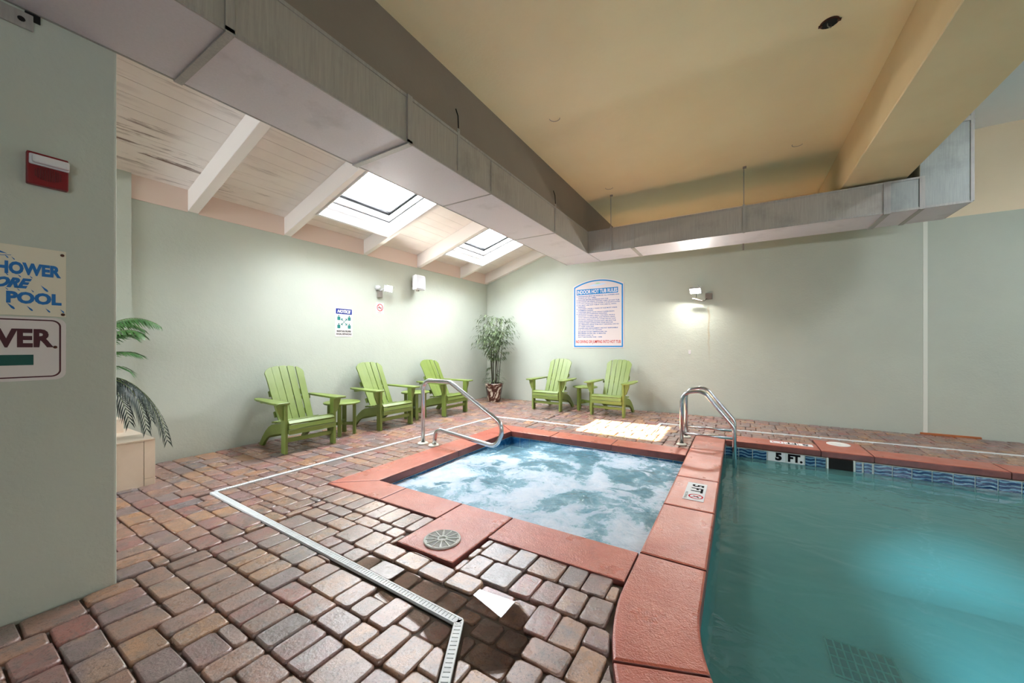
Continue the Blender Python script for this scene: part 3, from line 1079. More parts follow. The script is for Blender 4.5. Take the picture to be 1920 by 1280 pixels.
# ================================================================== HOT TUB
CT, CB = 0.010, -0.070
tub = thing('hot_tub', 'square hot tub with terracotta coping and blue tile edge', 'hot tub', (-1.68, 3.48, -0.9))
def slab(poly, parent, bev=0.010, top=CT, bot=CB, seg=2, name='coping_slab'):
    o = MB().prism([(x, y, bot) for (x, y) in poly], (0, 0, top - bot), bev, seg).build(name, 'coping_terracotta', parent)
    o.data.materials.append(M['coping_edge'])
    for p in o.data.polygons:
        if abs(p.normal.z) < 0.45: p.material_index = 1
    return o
g = 0.0035
X0, X1, Y0, Y1 = -3.20, -2.845, 2.02, 2.315     # outer/inner left, outer/inner front
XB, YI, YO = -0.512, 4.655, 4.975
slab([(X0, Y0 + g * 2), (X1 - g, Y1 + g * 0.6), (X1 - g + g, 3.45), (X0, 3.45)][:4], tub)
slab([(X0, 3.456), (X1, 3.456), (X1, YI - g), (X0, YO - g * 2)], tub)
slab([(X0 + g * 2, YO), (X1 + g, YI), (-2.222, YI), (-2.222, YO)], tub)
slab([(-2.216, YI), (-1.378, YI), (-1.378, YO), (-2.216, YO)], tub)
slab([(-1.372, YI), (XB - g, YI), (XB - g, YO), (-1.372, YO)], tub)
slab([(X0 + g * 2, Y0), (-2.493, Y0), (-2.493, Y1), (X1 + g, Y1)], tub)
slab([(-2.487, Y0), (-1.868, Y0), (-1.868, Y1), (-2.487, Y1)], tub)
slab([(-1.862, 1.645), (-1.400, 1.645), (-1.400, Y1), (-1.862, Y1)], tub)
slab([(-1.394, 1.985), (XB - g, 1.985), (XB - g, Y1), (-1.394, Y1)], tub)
# shell with bench
ts = MB()
ix0, ix1, iy0, iy1 = X1 - 0.02, XB + 0.02, Y1 - 0.02, YI + 0.02
ts.box(ix0 - 0.12, ix0, iy0 - 0.12, iy1 + 0.12, -1.0, CB - 0.002)
ts.box(ix1, ix1 + 0.12, iy0 - 0.12, iy1 + 0.12, -1.0, CB - 0.002)
ts.box(ix0, ix1, iy0 - 0.12, iy0, -1.0, CB - 0.002)
ts.box(ix0, ix1, iy1, iy1 + 0.12, -1.0, CB - 0.002)
ts.box(ix0, ix1, iy0, iy1, -1.0, -0.9)
ts.box(ix0, ix0 + 0.42, iy0, iy1, -0.9, -0.42)
ts.box(ix0 + 0.42, ix1, iy1 - 0.42, iy1, -0.9, -0.42)
ts.build('shell', 'tub_shell', tub)
nT = 15
for k in range(nT):
    w = (iy1 - iy0) / nT
    MB().box(ix0, ix0 + 0.010, iy0 + k * w + 0.003, iy0 + (k + 1) * w - 0.003, -0.21, CB - 0.006).build('waterline_tile', 'blue_tile', tub)
    w = (ix1 - ix0) / nT
    MB().box(ix0 + k * w + 0.003, ix0 + (k + 1) * w - 0.003, iy1 - 0.010, iy1, -0.21, CB - 0.006).build('waterline_tile', 'blue_tile', tub)
    MB().box(ix0 + k * w + 0.003, ix0 + (k + 1) * w - 0.003, iy0, iy0 + 0.010, -0.21, CB - 0.006).build('waterline_tile', 'blue_tile', tub)
gr = MB().box(ix0, ix0 + 0.006, iy0, iy1, -0.22, CB - 0.002).box(ix0, ix1, iy1 - 0.006, iy1, -0.22, CB - 0.002).box(ix0, ix1, iy0, iy0 + 0.006, -0.22, CB - 0.002)
gr.build('grout', 'grout_white', tub)

# foaming water
JETS = [(-2.30, 2.72, 0.34), (-1.20, 2.95, 0.40), (-1.95, 3.55, 0.30), (-1.75, 4.20, 0.38), (-0.95, 4.05, 0.34), (-0.95, 3.45, 0.25)]
nx, ny = 150, 150
wx0, wx1, wy0, wy1 = ix0 + 0.011, ix1 - 0.001, iy0 + 0.011, iy1 - 0.011
vs, fs, foam, clear = [], [], [], []
for j in range(ny + 1):
    for i in range(nx + 1):
        x = wx0 + (wx1 - wx0) * i / nx
        y = wy0 + (wy1 - wy0) * j / ny
        z = -0.090 + 0.008 * noise.noise(Vector((x * 4, y * 4, 1.3))) + 0.007 * noise.noise(Vector((x * 11, y * 11, 4.0))) + 0.004 * noise.noise(Vector((x * 26, y * 26, 9.0)))
        qx = x + 0.30 * noise.noise(Vector((x * 2.2, y * 2.2, 7.7)))
        qy = y + 0.30 * noise.noise(Vector((x * 2.2, y * 2.2, 17.7)))
        fm = 0.61 + 0.50 * noise.noise(Vector((qx * 2.6, qy * 2.6, 3.3)))
        for (jx, jy, jr) in JETS:
            dx, dy = qx - jx, qy - jy
            r = math.hypot(dx, dy) / jr
            th = math.atan2(dy, dx)
            z += 0.020 * math.exp(-r * r * 3)
            rip = 0.5 + 0.5 * math.sin(r * 9.0 + th * 2 + 3 * noise.noise(Vector((x * 3, y * 3, 2.0))))
            fm += 0.10 * math.exp(-((r - 1.1) / 0.35) ** 2) - 0.42 * math.exp(-(r / 0.85) ** 4) * rip * (0.6 + 0.8 * noise.noise(Vector((jx * 9, th * 0.7, r))))
        c = max(0.0, 1 - math.hypot((x + 2.85) / 0.62, (y - 4.66) / 1.05))
        fm -= 0.9 * c
        fm += 0.22 * max(0.0, 1 - (x - wx0) / 0.6) * max(0.0, 1 - (y - wy0) / 1.3) + 0.25 * max(0, (x + 1.0) / 0.5) * max(0.0, 1 - abs(y - 2.4) / 0.5)
        vs.append((x - 0, y, z))
        foam.append(fm)
        clear.append(min(1.0, c * 1.6))
for j in range(ny):
    for i in range(nx):
        a = j * (nx + 1) + i
        fs.append((a, a + 1, a + nx + 2, a + nx + 1))
me = bpy.data.meshes.new('bubbling_water')
me.from_pydata(vs, [], fs)
for nm, dat in (('foam', foam), ('clear', clear)):
    at = me.attributes.new(nm, 'FLOAT', 'POINT')
    at.data.foreach_set('value', dat)
me.polygons.foreach_set('use_smooth', [True] * len(me.polygons))
me.materials.append(M['tub_water'])
o = link(bpy.data.objects.new('bubbling_water', me))
tag(o, 'white foaming bubbling water filling the hot tub', 'water', kind='stuff')

# skimmer lid of the tub: ribbed round cover
lid = thing('skimmer_lid', 'round grey ribbed skimmer lid set on the terracotta slab', 'lid', (-1.62, 1.805, CT))
R = 0.118
MB().lathe([(R, CT + 0.0005), (R, CT + 0.010), (R - 0.010, CT + 0.014), (R - 0.012, CT + 0.0085), (0.034, CT + 0.0085), (0.033, CT + 0.014), (0.022, CT + 0.014), (0.021, CT + 0.006), (0.001, CT + 0.006)], (-1.62, 1.805, 0), 40).build('disc', 'lid_grey', lid)
for k in range(12):
    a = 2 * math.pi * k / 12 + 0.1
    d = Vector((math.cos(a), math.sin(a), 0))
    MB().obox(Vector((-1.62, 1.805, CT + 0.0105)) + d * (0.033 + (R - 0.012)) / 2, d, (-d.y, d.x, 0), (0, 0, 1), (R - 0.012 - 0.033) / 2, 0.003, 0.003).build('rib', 'lid_grey', lid)
for k in range(12):
    a = 2 * math.pi * (k + 0.5) / 12 + 0.1
    d = Vector((math.cos(a), math.sin(a), 0))
    e = Vector((-d.y, d.x, 0))
    c0 = Vector((-1.62, 1.805, CT + 0.0087))
    MB().prism([c0 + d * 0.045 + e * 0.006, c0 + d * 0.045 - e * 0.006, c0 + d * 0.095 - e * 0.016, c0 + d * 0.095 + e * 0.016], (0, 0, 0.0008)).build('recess', 'lid_dark', lid)

# ================================================================== POOL
WZ = -0.19
PF = -1.15
pool = thing('swimming_pool', 'swimming pool with terracotta coping and wave patterned tile band', 'pool', (2.4, 3.4, PF))
PL, PR_ = -0.150, -0.512      # lip and outer edge of the divider
bev = 0.022
for (ya, yb) in [(5.075, 5.75), (3.89, 5.069), (3.143, 3.884), (2.325, 3.137)]:
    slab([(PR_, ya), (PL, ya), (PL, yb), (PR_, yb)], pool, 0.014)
def arcslab(d0, d1, ystart=None):
    ri, ro = 1.05, 1.412
    n = 8
    inner = [(0.9 + ri * math.cos(math.radians(180 + d0 + (d1 - d0) * k / n)), 1.95 + ri * math.sin(math.radians(180 + d0 + (d1 - d0) * k / n))) for k in range(n + 1)]
    outer = [(0.9 + ro * math.cos(math.radians(180 + d0 + (d1 - d0) * k / n)), 1.95 + ro * math.sin(math.radians(180 + d0 + (d1 - d0) * k / n))) for k in range(n + 1)]
    p = inner + outer[::-1]
    if ystart:
        p = [(PL, ystart)] + p + [(PR_, ystart)]
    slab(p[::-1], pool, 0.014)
arcslab(0.0, 20.0, 2.319)
for k in range(3):
    arcslab(20.25 + k * 23.3, 20.25 + k * 23.3 + 23.1)
for k in range(6):
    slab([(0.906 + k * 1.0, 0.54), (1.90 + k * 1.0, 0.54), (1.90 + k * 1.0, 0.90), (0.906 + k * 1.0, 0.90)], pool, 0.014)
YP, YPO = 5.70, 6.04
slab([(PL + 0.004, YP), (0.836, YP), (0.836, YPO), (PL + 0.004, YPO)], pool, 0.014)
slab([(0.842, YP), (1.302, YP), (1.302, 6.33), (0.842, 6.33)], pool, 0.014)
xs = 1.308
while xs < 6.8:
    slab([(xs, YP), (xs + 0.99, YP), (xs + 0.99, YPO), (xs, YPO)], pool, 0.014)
    xs += 0.996
# shell
ps = MB()
ps.box(-0.34, 7.0, 5.73, 5.9, PF - 0.1, CB - 0.003)
ps.box(-0.37, -0.19, 1.95, 5.9, PF - 0.1, CB - 0.003)
ps.box(0.9, 7.0, 0.68, 0.87, PF - 0.1, CB - 0.003)
ps.box(6.85, 7.0, 0.68, 5.9, PF - 0.1, CB - 0.003)
ps.box(-0.37, 7.0, 0.68, 5.9, PF - 0.12, PF)
n = 10
inner = [(0.9 + 1.09 * math.cos(math.radians(180 + 90 * k / n)), 1.95 + 1.09 * math.sin(math.radians(180 + 90 * k / n)), PF) for k in range(n + 1)]
outer = [(0.9 + 1.25 * math.cos(math.radians(180 + 90 * k / n)), 1.95 + 1.25 * math.sin(math.radians(180 + 90 * k / n)), PF) for k in range(n + 1)]
for k in range(n):
    ps.prism([inner[k], inner[k + 1], outer[k + 1], outer[k]], (0, 0, CB - 0.003 - PF))
ps.build('shell', 'pool_shell', pool)
cv = MB()
for k in range(10):
    a0, a1 = math.radians(90 * k / 10), math.radians(90 * (k + 1) / 10)
    q = [(5.0 + 0.735 * math.sin(a), PF + 0.735 - 0.735 * math.cos(a)) for a in (a0, a1)]
    cv.quad((-0.19, q[0][0], q[0][1] + 0.001), (6.85, q[0][0], q[0][1] + 0.001), (6.85, q[1][0], q[1][1] + 0.001), (-0.19, q[1][0], q[1][1] + 0.001))
bmesh.ops.remove_doubles(cv.bm, verts=cv.bm.verts, dist=0.0005)
for f in cv.bm.faces: f.smooth = True
cv.build('cove', 'pool_shell', pool)
MB().box(-0.19, 6.8, 5.712, 5.7305, -0.245, CB - 0.003).build('grout', 'grout_white', pool)
# tile band on the far side
TW = 0.1525
def band_tile(x0, x1, mat):
    return MB().box(x0 + 0.004, x1 - 0.004, 5.706, 5.725, -0.24, CB - 0.010, 0.001).build('waterline_tile', mat, pool)
x = 0.335 - 3 * TW - 0.03
for k in range(3):
    band_tile(x + k * TW, x + (k + 1) * TW, 'wave_tile')
band_tile(x - TW * 0.35, x, 'wave_tile')
mk1 = band_tile(0.312, 0.50, 'marker_white')
mk2 = band_tile(0.502, 0.682, 'marker_white')
text('5', 0.12, 'print_black', pool, (0.425, 5.7055, -0.128), (1, 0, 0), (0, 0, 1), width=0.068, height=0.098, bold=0.008)
text('FT.', 0.12, 'print_black', pool, (0.592, 5.7055, -0.128), (1, 0, 0), (0, 0, 1), width=0.145, height=0.098, bold=0.007)
band_tile(0.686, 0.786, 'wave_tile')
band_tile(0.788, 0.885, 'wave_tile')
MB().box(0.905, 1.125, 5.690, 5.73, -0.25, -0.070).build('skimmer_mouth', 'dark_void', pool)
MB().box(0.890, 0.905, 5.690, 5.73, -0.25, -0.066).build('skimmer_frame', 'grout_white', pool)
MB().box(1.125, 1.140, 5.690, 5.73, -0.25, -0.066).build('skimmer_frame', 'grout_white', pool)
band_tile(1.145, 1.205, 'wave_tile')
x = 1.215
while x < 6.6:
    band_tile(x, x + TW if x > 1.3 else x + 0.075, 'wave_tile')
    x += TW if x > 1.3 else 0.077
    if 1.28 < x < 1.30: x = 1.301
# lamp added out of view in the near wall to brighten the pool floor
pl = thing('pool_fill_lamp', 'round unseen lamp added in the near pool wall to brighten the floor', 'lamp', (1.7, 0.88, -0.38))
MB().lathe([(0.12, 0.870), (0.12, 0.884), (0.10, 0.890), (0.001, 0.892)], (1.7, 0, -0.38), 24, axis='Y').build('lens', 'lamp_glow', pl)
MB().lathe([(0.14, 0.868), (0.14, 0.880), (0.121, 0.884), (0.121, 0.868)], (1.7, 0, -0.38), 24, axis='Y').build('rim', 'brushed_steel', pl)
sd = bpy.data.lights.new('pool_fill_spot', 'SPOT')
sd.energy = 1800
sd.color = (0.35, 0.78, 1.0)
sd.spot_size = math.radians(30)
sd.spot_blend = 1.0
sd.shadow_soft_size = 0.10
so = bpy.data.objects.new('pool_fill_spot', sd)
link(so, pl)
so.location = (0, 0.05, 0)
so.rotation_euler = Vector((0.10, 2.7, -0.85)).to_track_quat('-Z', 'Y').to_euler()
# water
pw = MB()
pts = [(6.86, 0.872), (6.86, 5.705), (-0.188, 5.705), (-0.188, 1.95)] + [(0.9 + 1.085 * math.cos(math.radians(180 + 9 * k)), 1.95 + 1.085 * math.sin(math.radians(180 + 9 * k))) for k in range(11)]
bmv = [pw.bm.verts.new((x, y, WZ)) for (x, y) in pts]
f = pw.bm.faces.new(bmv)
o = pw.build('pool_water', 'pool_water')
tag(o, 'calm teal water filling the swimming pool', 'water', kind='stuff')
# floor drain grate
gt = thing('drain_grate', 'square drain grate on the pool floor under the water', 'grate', (0.80, 3.74, PF))
MB().box(0.60, 1.00, 3.54, 3.94, PF, PF + 0.012).build('plate', 'grate_dark', gt)
for k in range(9):
    x = 0.60 + k * 0.05
    MB().box(x - 0.005, x + 0.005, 3.53, 3.95, PF + 0.012, PF + 0.022).build('bar', 'grate_light', gt)
for k in range(5):
    y = 3.54 + k * 0.10
    MB().box(0.59, 1.01, y - 0.004, y + 0.004, PF + 0.012, PF + 0.020).build('bar', 'grate_light', gt)
# white skimmer lid
o = MB().lathe([(0.118, CT + 0.0005), (0.118, CT + 0.005), (0.108, CT + 0.009), (0.03, CT + 0.009), (0.028, CT + 0.006), (0.001, CT + 0.006)], (1.075, 6.16, 0), 36).build('skimmer_lid', 'lid_white')
tag(o, 'round plain white skimmer lid on the coping past the ladder', 'lid')
# depth marker on the divider coping: reads toward the camera, tops toward the pool
dm = thing('depth_marker', 'white 5 FT no diving tile on the coping between tub and pool', 'marker', (-0.315, 3.53, CT))
MB().box(-0.392, -0.238, 3.315, 3.745, CT + 0.0002, CT + 0.0035, 0.001).build('tile', 'marker_white', dm)
zt = CT + 0.0036
text('5', 0.1, 'print_black', dm, (-0.305, 3.672, zt), (0, -1, 0), (1, 0, 0), width=0.058, height=0.092, bold=0.003)
text('FT', 0.1, 'print_black', dm, (-0.305, 3.555, zt), (0, -1, 0), (1, 0, 0), width=0.110, height=0.092, bold=0.003)
text('NO DIVING', 0.02, 'print_black', dm, (-0.375, 3.41, zt), (0, -1, 0), (1, 0, 0), width=0.15, height=0.020)
ring = MB()
n = 32
for k in range(n):
    a0, a1 = 2 * math.pi * k / n, 2 * math.pi * (k + 1) / n
    def P(a, r): return (-0.302 + r * math.cos(a), 3.405 + r * math.sin(a) * 1.0, zt + 0.0008)
    ring.quad(P(a0, 0.044), P(a0, 0.055), P(a1, 0.055), P(a1, 0.044))
ring.obox((-0.302, 3.405, zt + 0.0008), (1, 1, 0), (-1, 1, 0), (0, 0, 1), 0.046, 0.0035, 0.0002)
ring.build('prohibition_ring', 'print_red', dm)
fig = MB().obox((-0.300, 3.405, zt + 0.0004), (1, -0.6, 0), (0.6, 1, 0), (0, 0, 1), 0.026, 0.005, 0.0002).obox((-0.285, 3.395, zt + 0.0004), (0.3, -1, 0), (1, 0.3, 0), (0, 0, 1), 0.014, 0.003, 0.0002)
fig.build('diver_figure', 'print_black', dm)
dm2 = thing('depth_marker', 'white 5 FT tiles along the far coping by the ladder', 'marker', (0.565, 5.90, CT))
for k in range(3):
    MB().box(0.348 + k * 0.148, 0.348 + k * 0.148 + 0.142, 5.83, 5.955, CT + 0.0002, CT + 0.0035, 0.001).build('tile', 'marker_white', dm2)
text('5', 0.1, 'print_black', dm2, (0.714, 5.892, zt), (-1, 0, 0), (0, -1, 0), width=0.06, height=0.095, bold=0.003)
text('FT', 0.1, 'print_black', dm2, (0.567, 5.892, zt), (-1, 0, 0), (0, -1, 0), width=0.11, height=0.095, bold=0.003)
ring = MB()
for k in range(n):
    a0, a1 = 2 * math.pi * k / n, 2 * math.pi * (k + 1) / n
    def P(a, r): return (0.419 + r * math.cos(a), 5.892 + r * math.sin(a), zt + 0.0008)
    ring.quad(P(a0, 0.040), P(a0, 0.050), P(a1, 0.050), P(a1, 0.040))
ring.build('prohibition_ring', 'print_red', dm2)

# ================================================================== RAILS
def fillet(pts, rads, n=7):
    pts = [Vector(p) for p in pts]
    out = [pts[0]]
    for i in range(1, len(pts) - 1):
        p, a, b = pts[i], pts[i - 1], pts[i + 1]
        da, db = (a - p), (b - p)
        la, lb = da.length, db.length
        da.normalize(); db.normalize()
        ang = da.angle(db)
        t = min(rads[i - 1] / math.tan(ang / 2), la * 0.49, lb * 0.49)
        p0, p1 = p + da * t, p + db * t
        r = t * math.tan(ang / 2)
        c = p + (da + db).normalized() * (r / math.sin(ang / 2))
        v0, v1 = p0 - c, p1 - c
        tot = v0.angle(v1)
        for k in range(n + 1):
            f = k / n
            v = v0 * (math.sin((1 - f) * tot) / math.sin(tot)) + v1 * (math.sin(f * tot) / math.sin(tot))
            out.append(c + v)
    out.append(pts[-1])
    return out
def esc(x, y, parent, r=0.068):
    MB().lathe([(r, 0.0), (r, 0.006), (r * 0.85, 0.016), (0.030, 0.022), (0.026, 0.012), (0.026, 0.0)], (x, y, 0.001), 24).build('escutcheon', 'escutcheon_cream', parent)
hr = thing('handrail', 'bent stainless steel handrail over the hot tub edge', 'handrail', (-3.38, 3.5, 0))
pth = fillet([(-3.47, 3.5, -0.02), (-3.47, 3.5, 0.815), (-3.02, 3.5, 0.815), (-2.22, 3.5, 0.36), (-2.34, 3.5, 0.115), (-3.24, 3.5, 0.215), (-3.285, 3.5, -0.02)],
             [0.12, 0.12, 0.16, 0.12, 0.09], 8)
MB().tube(pth, 0.0255, 16).build('rail', 'brushed_steel', hr)
esc(-3.47, 3.5, hr)
esc(-3.285, 3.5, hr)
ld = thing('pool_ladder', 'stainless steel pool ladder with two curved rails', 'ladder', (-0.61, 5.4, 0))
for y in (5.17, 5.64):
    pth = fillet([(-0.62, y, -0.02), (-0.62, y, 0.66), (-0.38, y, 0.70), (-0.045, y, 0.28), (-0.035, y, -0.85)], [0.13, 0.14, 0.12], 8)
    MB().tube(pth, 0.0225, 16).build('rail', 'brushed_steel', ld)
    MB().tube([(-0.62, y, 0.150), (-0.042, y, 0.150)], 0.017, 12).build('cross_bar', 'brushed_steel', ld)
    esc(-0.62, y, ld, 0.062)
for z in (-0.30, -0.58, -0.82):
    MB().box(-0.10, 0.0, 5.17, 5.64, z - 0.012, z + 0.012, 0.004).build('tread', 'white_plastic', ld)

# ================================================================== AIR DUCT
DX0, DX1 = -2.815, -2.16
DZ0, DZ1 = 2.805, 3.165
DY0, DY1 = 6.0, 6.66
dt = thing('air_duct', 'L-shaped galvanized air duct hung below the ceiling', 'duct', (-2.49, 3.0, DZ0))
def section(x0, x1, y0, y1, z0=DZ0, z1=DZ1, mat='galvanized_side'):
    MB().box(x0, x1, y0, y1, z0 + 0.012, z1, 0.004).build('duct_section', mat, dt)
def bottom(x0, x1, y0, y1):
    MB().box(x0 + 0.006, x1 - 0.006, y0, y1, DZ0, DZ0 + 0.014, 0.003).build('bottom_panel', 'duct_board', dt)
ys = [-4.0, -1.6, 0.85, 2.03, 3.14, 4.68, 6.0]
for i in range(len(ys) - 1):
    section(DX0, DX1, ys[i] + 0.003, ys[i + 1] - 0.003)
    bottom(DX0, DX1, ys[i] + 0.004, ys[i + 1] - 0.004)
section(DX0, DX1, 6.003, DY1)
bottom(DX0, DX1, 6.004, DY1)
xsq = [DX1, -1.43, 1.48]
for i in range(2):
    section(xsq[i] + 0.003, xsq[i + 1] - 0.003, DY0, DY1)
    bottom(xsq[i] + 0.004, xsq[i + 1] - 0.004, DY0 + 0.006, DY1 - 0.006)
section(1.483, 1.745, DY0, DY1, mat='galvanized_new')
bottom(1.484, 2.15, DY0 + 0.006, DY1 - 0.006)
section(1.751, 2.15, DY0, DY1, DZ0, 3.70, 'galvanized_new')
section(1.751, 2.15, DY0, DY1, 3.706, 4.195, 'galvanized_new')
# flanges: raised bands
def band_y(y, w, proud, mat='galvanized_flange', full=True):
    b = MB().box(DX0, DX1 + proud, y - w, y + w, DZ0 - proud, DZ0 + 0.02)
    b.box(DX1 - 0.02, DX1 + proud, y - w, y + w, DZ0, DZ1 + 0.004)
    b.build('flange_band', mat, dt)
band_y(0.85, 0.020, 0.012)
band_y(2.03, 0.024, 0.014)
band_y(3.14, 0.008, 0.004)
band_y(4.68, 0.008, 0.004)
def band_x(x, w, proud, mat='galvanized_flange'):
    b = MB().box(x - w, x + w, DY0 - proud, DY0 + 0.02, DZ0 - proud, DZ1 + 0.004)
    b.box(x - w, x + w, DY0, DY1, DZ0 - proud, DZ0 + 0.02)
    b.build('flange_band', mat, dt)
band_x(-1.43, 0.028, 0.007)
band_x(1.48, 0.030, 0.012)
band_x(1.77, 0.022, 0.008)
MB().box(1.72, 2.165, DY0 - 0.010, DY0 + 0.01, 3.685, 3.735).build('flange_band', 'galvanized_flange', dt)
MB().box(2.135, 2.162, DY0 - 0.008, DY1, DZ0 + 0.01, 4.19).build('flange_band', 'galvanized_flange', dt)
# edge lips along the lower and upper corner
MB().box(DX1 - 0.004, DX1 + 0.006, -4.0, DY0, DZ0 - 0.002, DZ0 + 0.022).build('edge_lip', 'galvanized_flange', dt)
MB().box(DX1 - 0.004, DX1 + 0.005, -4.0, DY0, DZ1 - 0.020, DZ1 + 0.004).build('edge_lip', 'galvanized_flange', dt)
MB().box(DX1, 2.15, DY0 - 0.006, DY0 + 0.004, DZ0 - 0.002, DZ0 + 0.022).build('edge_lip', 'galvanized_flange', dt)
MB().box(DX1, 1.75, DY0 - 0.005, DY0 + 0.004, DZ1 - 0.018, DZ1 + 0.004).build('edge_lip', 'galvanized_flange', dt)
MB().box(DX0 - 0.005, DX0 + 0.008, -4.0, DY1, DZ0 - 0.002, DZ0 + 0.030).build('edge_lip', 'galvanized_flange', dt)
# hangers
for y in (2.62, 4.70):
    MB().box(DX1, DX1 + 0.006, y - 0.015, y + 0.015, DZ0 + 0.02, 3.21).build('hanger_strap', 'galvanized_flange', dt)
    MB().tube([(-2.19, y, 3.40), (-2.165, y, 3.33), (-2.158, y, 3.19)], 0.005, 8).build('hanger_hook', 'print_black', dt)
for x in (-1.77, 0.06):
    MB().box(x - 0.014, x + 0.014, DY0 - 0.016, DY0 - 0.007, DZ0 - 0.01, 3.185).build('hanger_strap', 'galvanized_flange', dt)
    MB().tube([(x, DY0 - 0.010, 3.18), (x, DY0 - 0.010, ZC - 0.001)], 0.005, 8).build('hanger_rod', 'galvanized_flange', dt)
    MB().box(x - 0.012, x + 0.030, DY0 - 0.022, DY0 + 0.006, ZC - 0.022, ZC - 0.0005).build('rod_anchor', 'box_grey', dt)
MB().box(0.05, 0.07, DY1 - 0.02, DY1 - 0.012, DZ0 - 0.10, DZ0 + 0.02).build('hanger_tail', 'box_grey', dt)

# ceiling marks
o = MB()
n = 20
o.prism([(0.588 + 0.052 * math.cos(2 * math.pi * k / n), 3.66 + 0.052 * math.sin(2 * math.pi * k / n), ZC - 0.006) for k in range(n)], (0, 0, 0.0055))
hole = thing('junction_hole', 'rusty open junction box in the tan ceiling', 'junction box', (0.588, 3.66, ZC - 0.006))
o.build('opening', 'dark_void', hole)
rim = MB()
for k in range(n):
    a0, a1 = 2 * math.pi * k / n, 2 * math.pi * (k + 1) / n
    def P(a, r, z): return Vector((0.588 + r * math.cos(a), 3.66 + r * math.sin(a), z))
    rim.quad(P(a0, 0.05, ZC - 0.008), P(a0, 0.060, ZC - 0.0005), P(a1, 0.060, ZC - 0.0005), P(a1, 0.05, ZC - 0.008))
rim.build('rim', 'rust', hole)
MB().box(0.523, 0.545, 3.655, 3.675, ZC - 0.010, ZC - 0.001).build('ear', 'rust', hole)
MB().box(0.632, 0.655, 3.645, 3.665, ZC - 0.010, ZC - 0.001).build('ear', 'rust', hole)
MB().tube(fillet([(0.575, 3.65, ZC - 0.002), (0.575, 3.65, ZC - 0.03), (0.60, 3.68, ZC - 0.03), (0.60, 3.68, ZC - 0.002)], [0.01, 0.01], 4), 0.004, 8).build('wire', 'box_grey', hole)
for i, (x, y, lab) in enumerate([(-1.69, 3.66, 'thin half ring mark on the ceiling nearest the long duct'), (0.61, 5.66, 'thin half ring mark on the ceiling beside the tan beam'), (-1.71, 5.70, 'thin half ring mark on the ceiling beside the hanger rod')]):
    pts = [(x + 0.055 * math.cos(math.radians(a)), y + 0.055 * math.sin(math.radians(a)), ZC - 0.0015) for a in range(20, 201, 15)]
    tag(MB().tube(pts, 0.0028, 6).build('ceiling_mark', 'box_grey'), lab, 'mark')

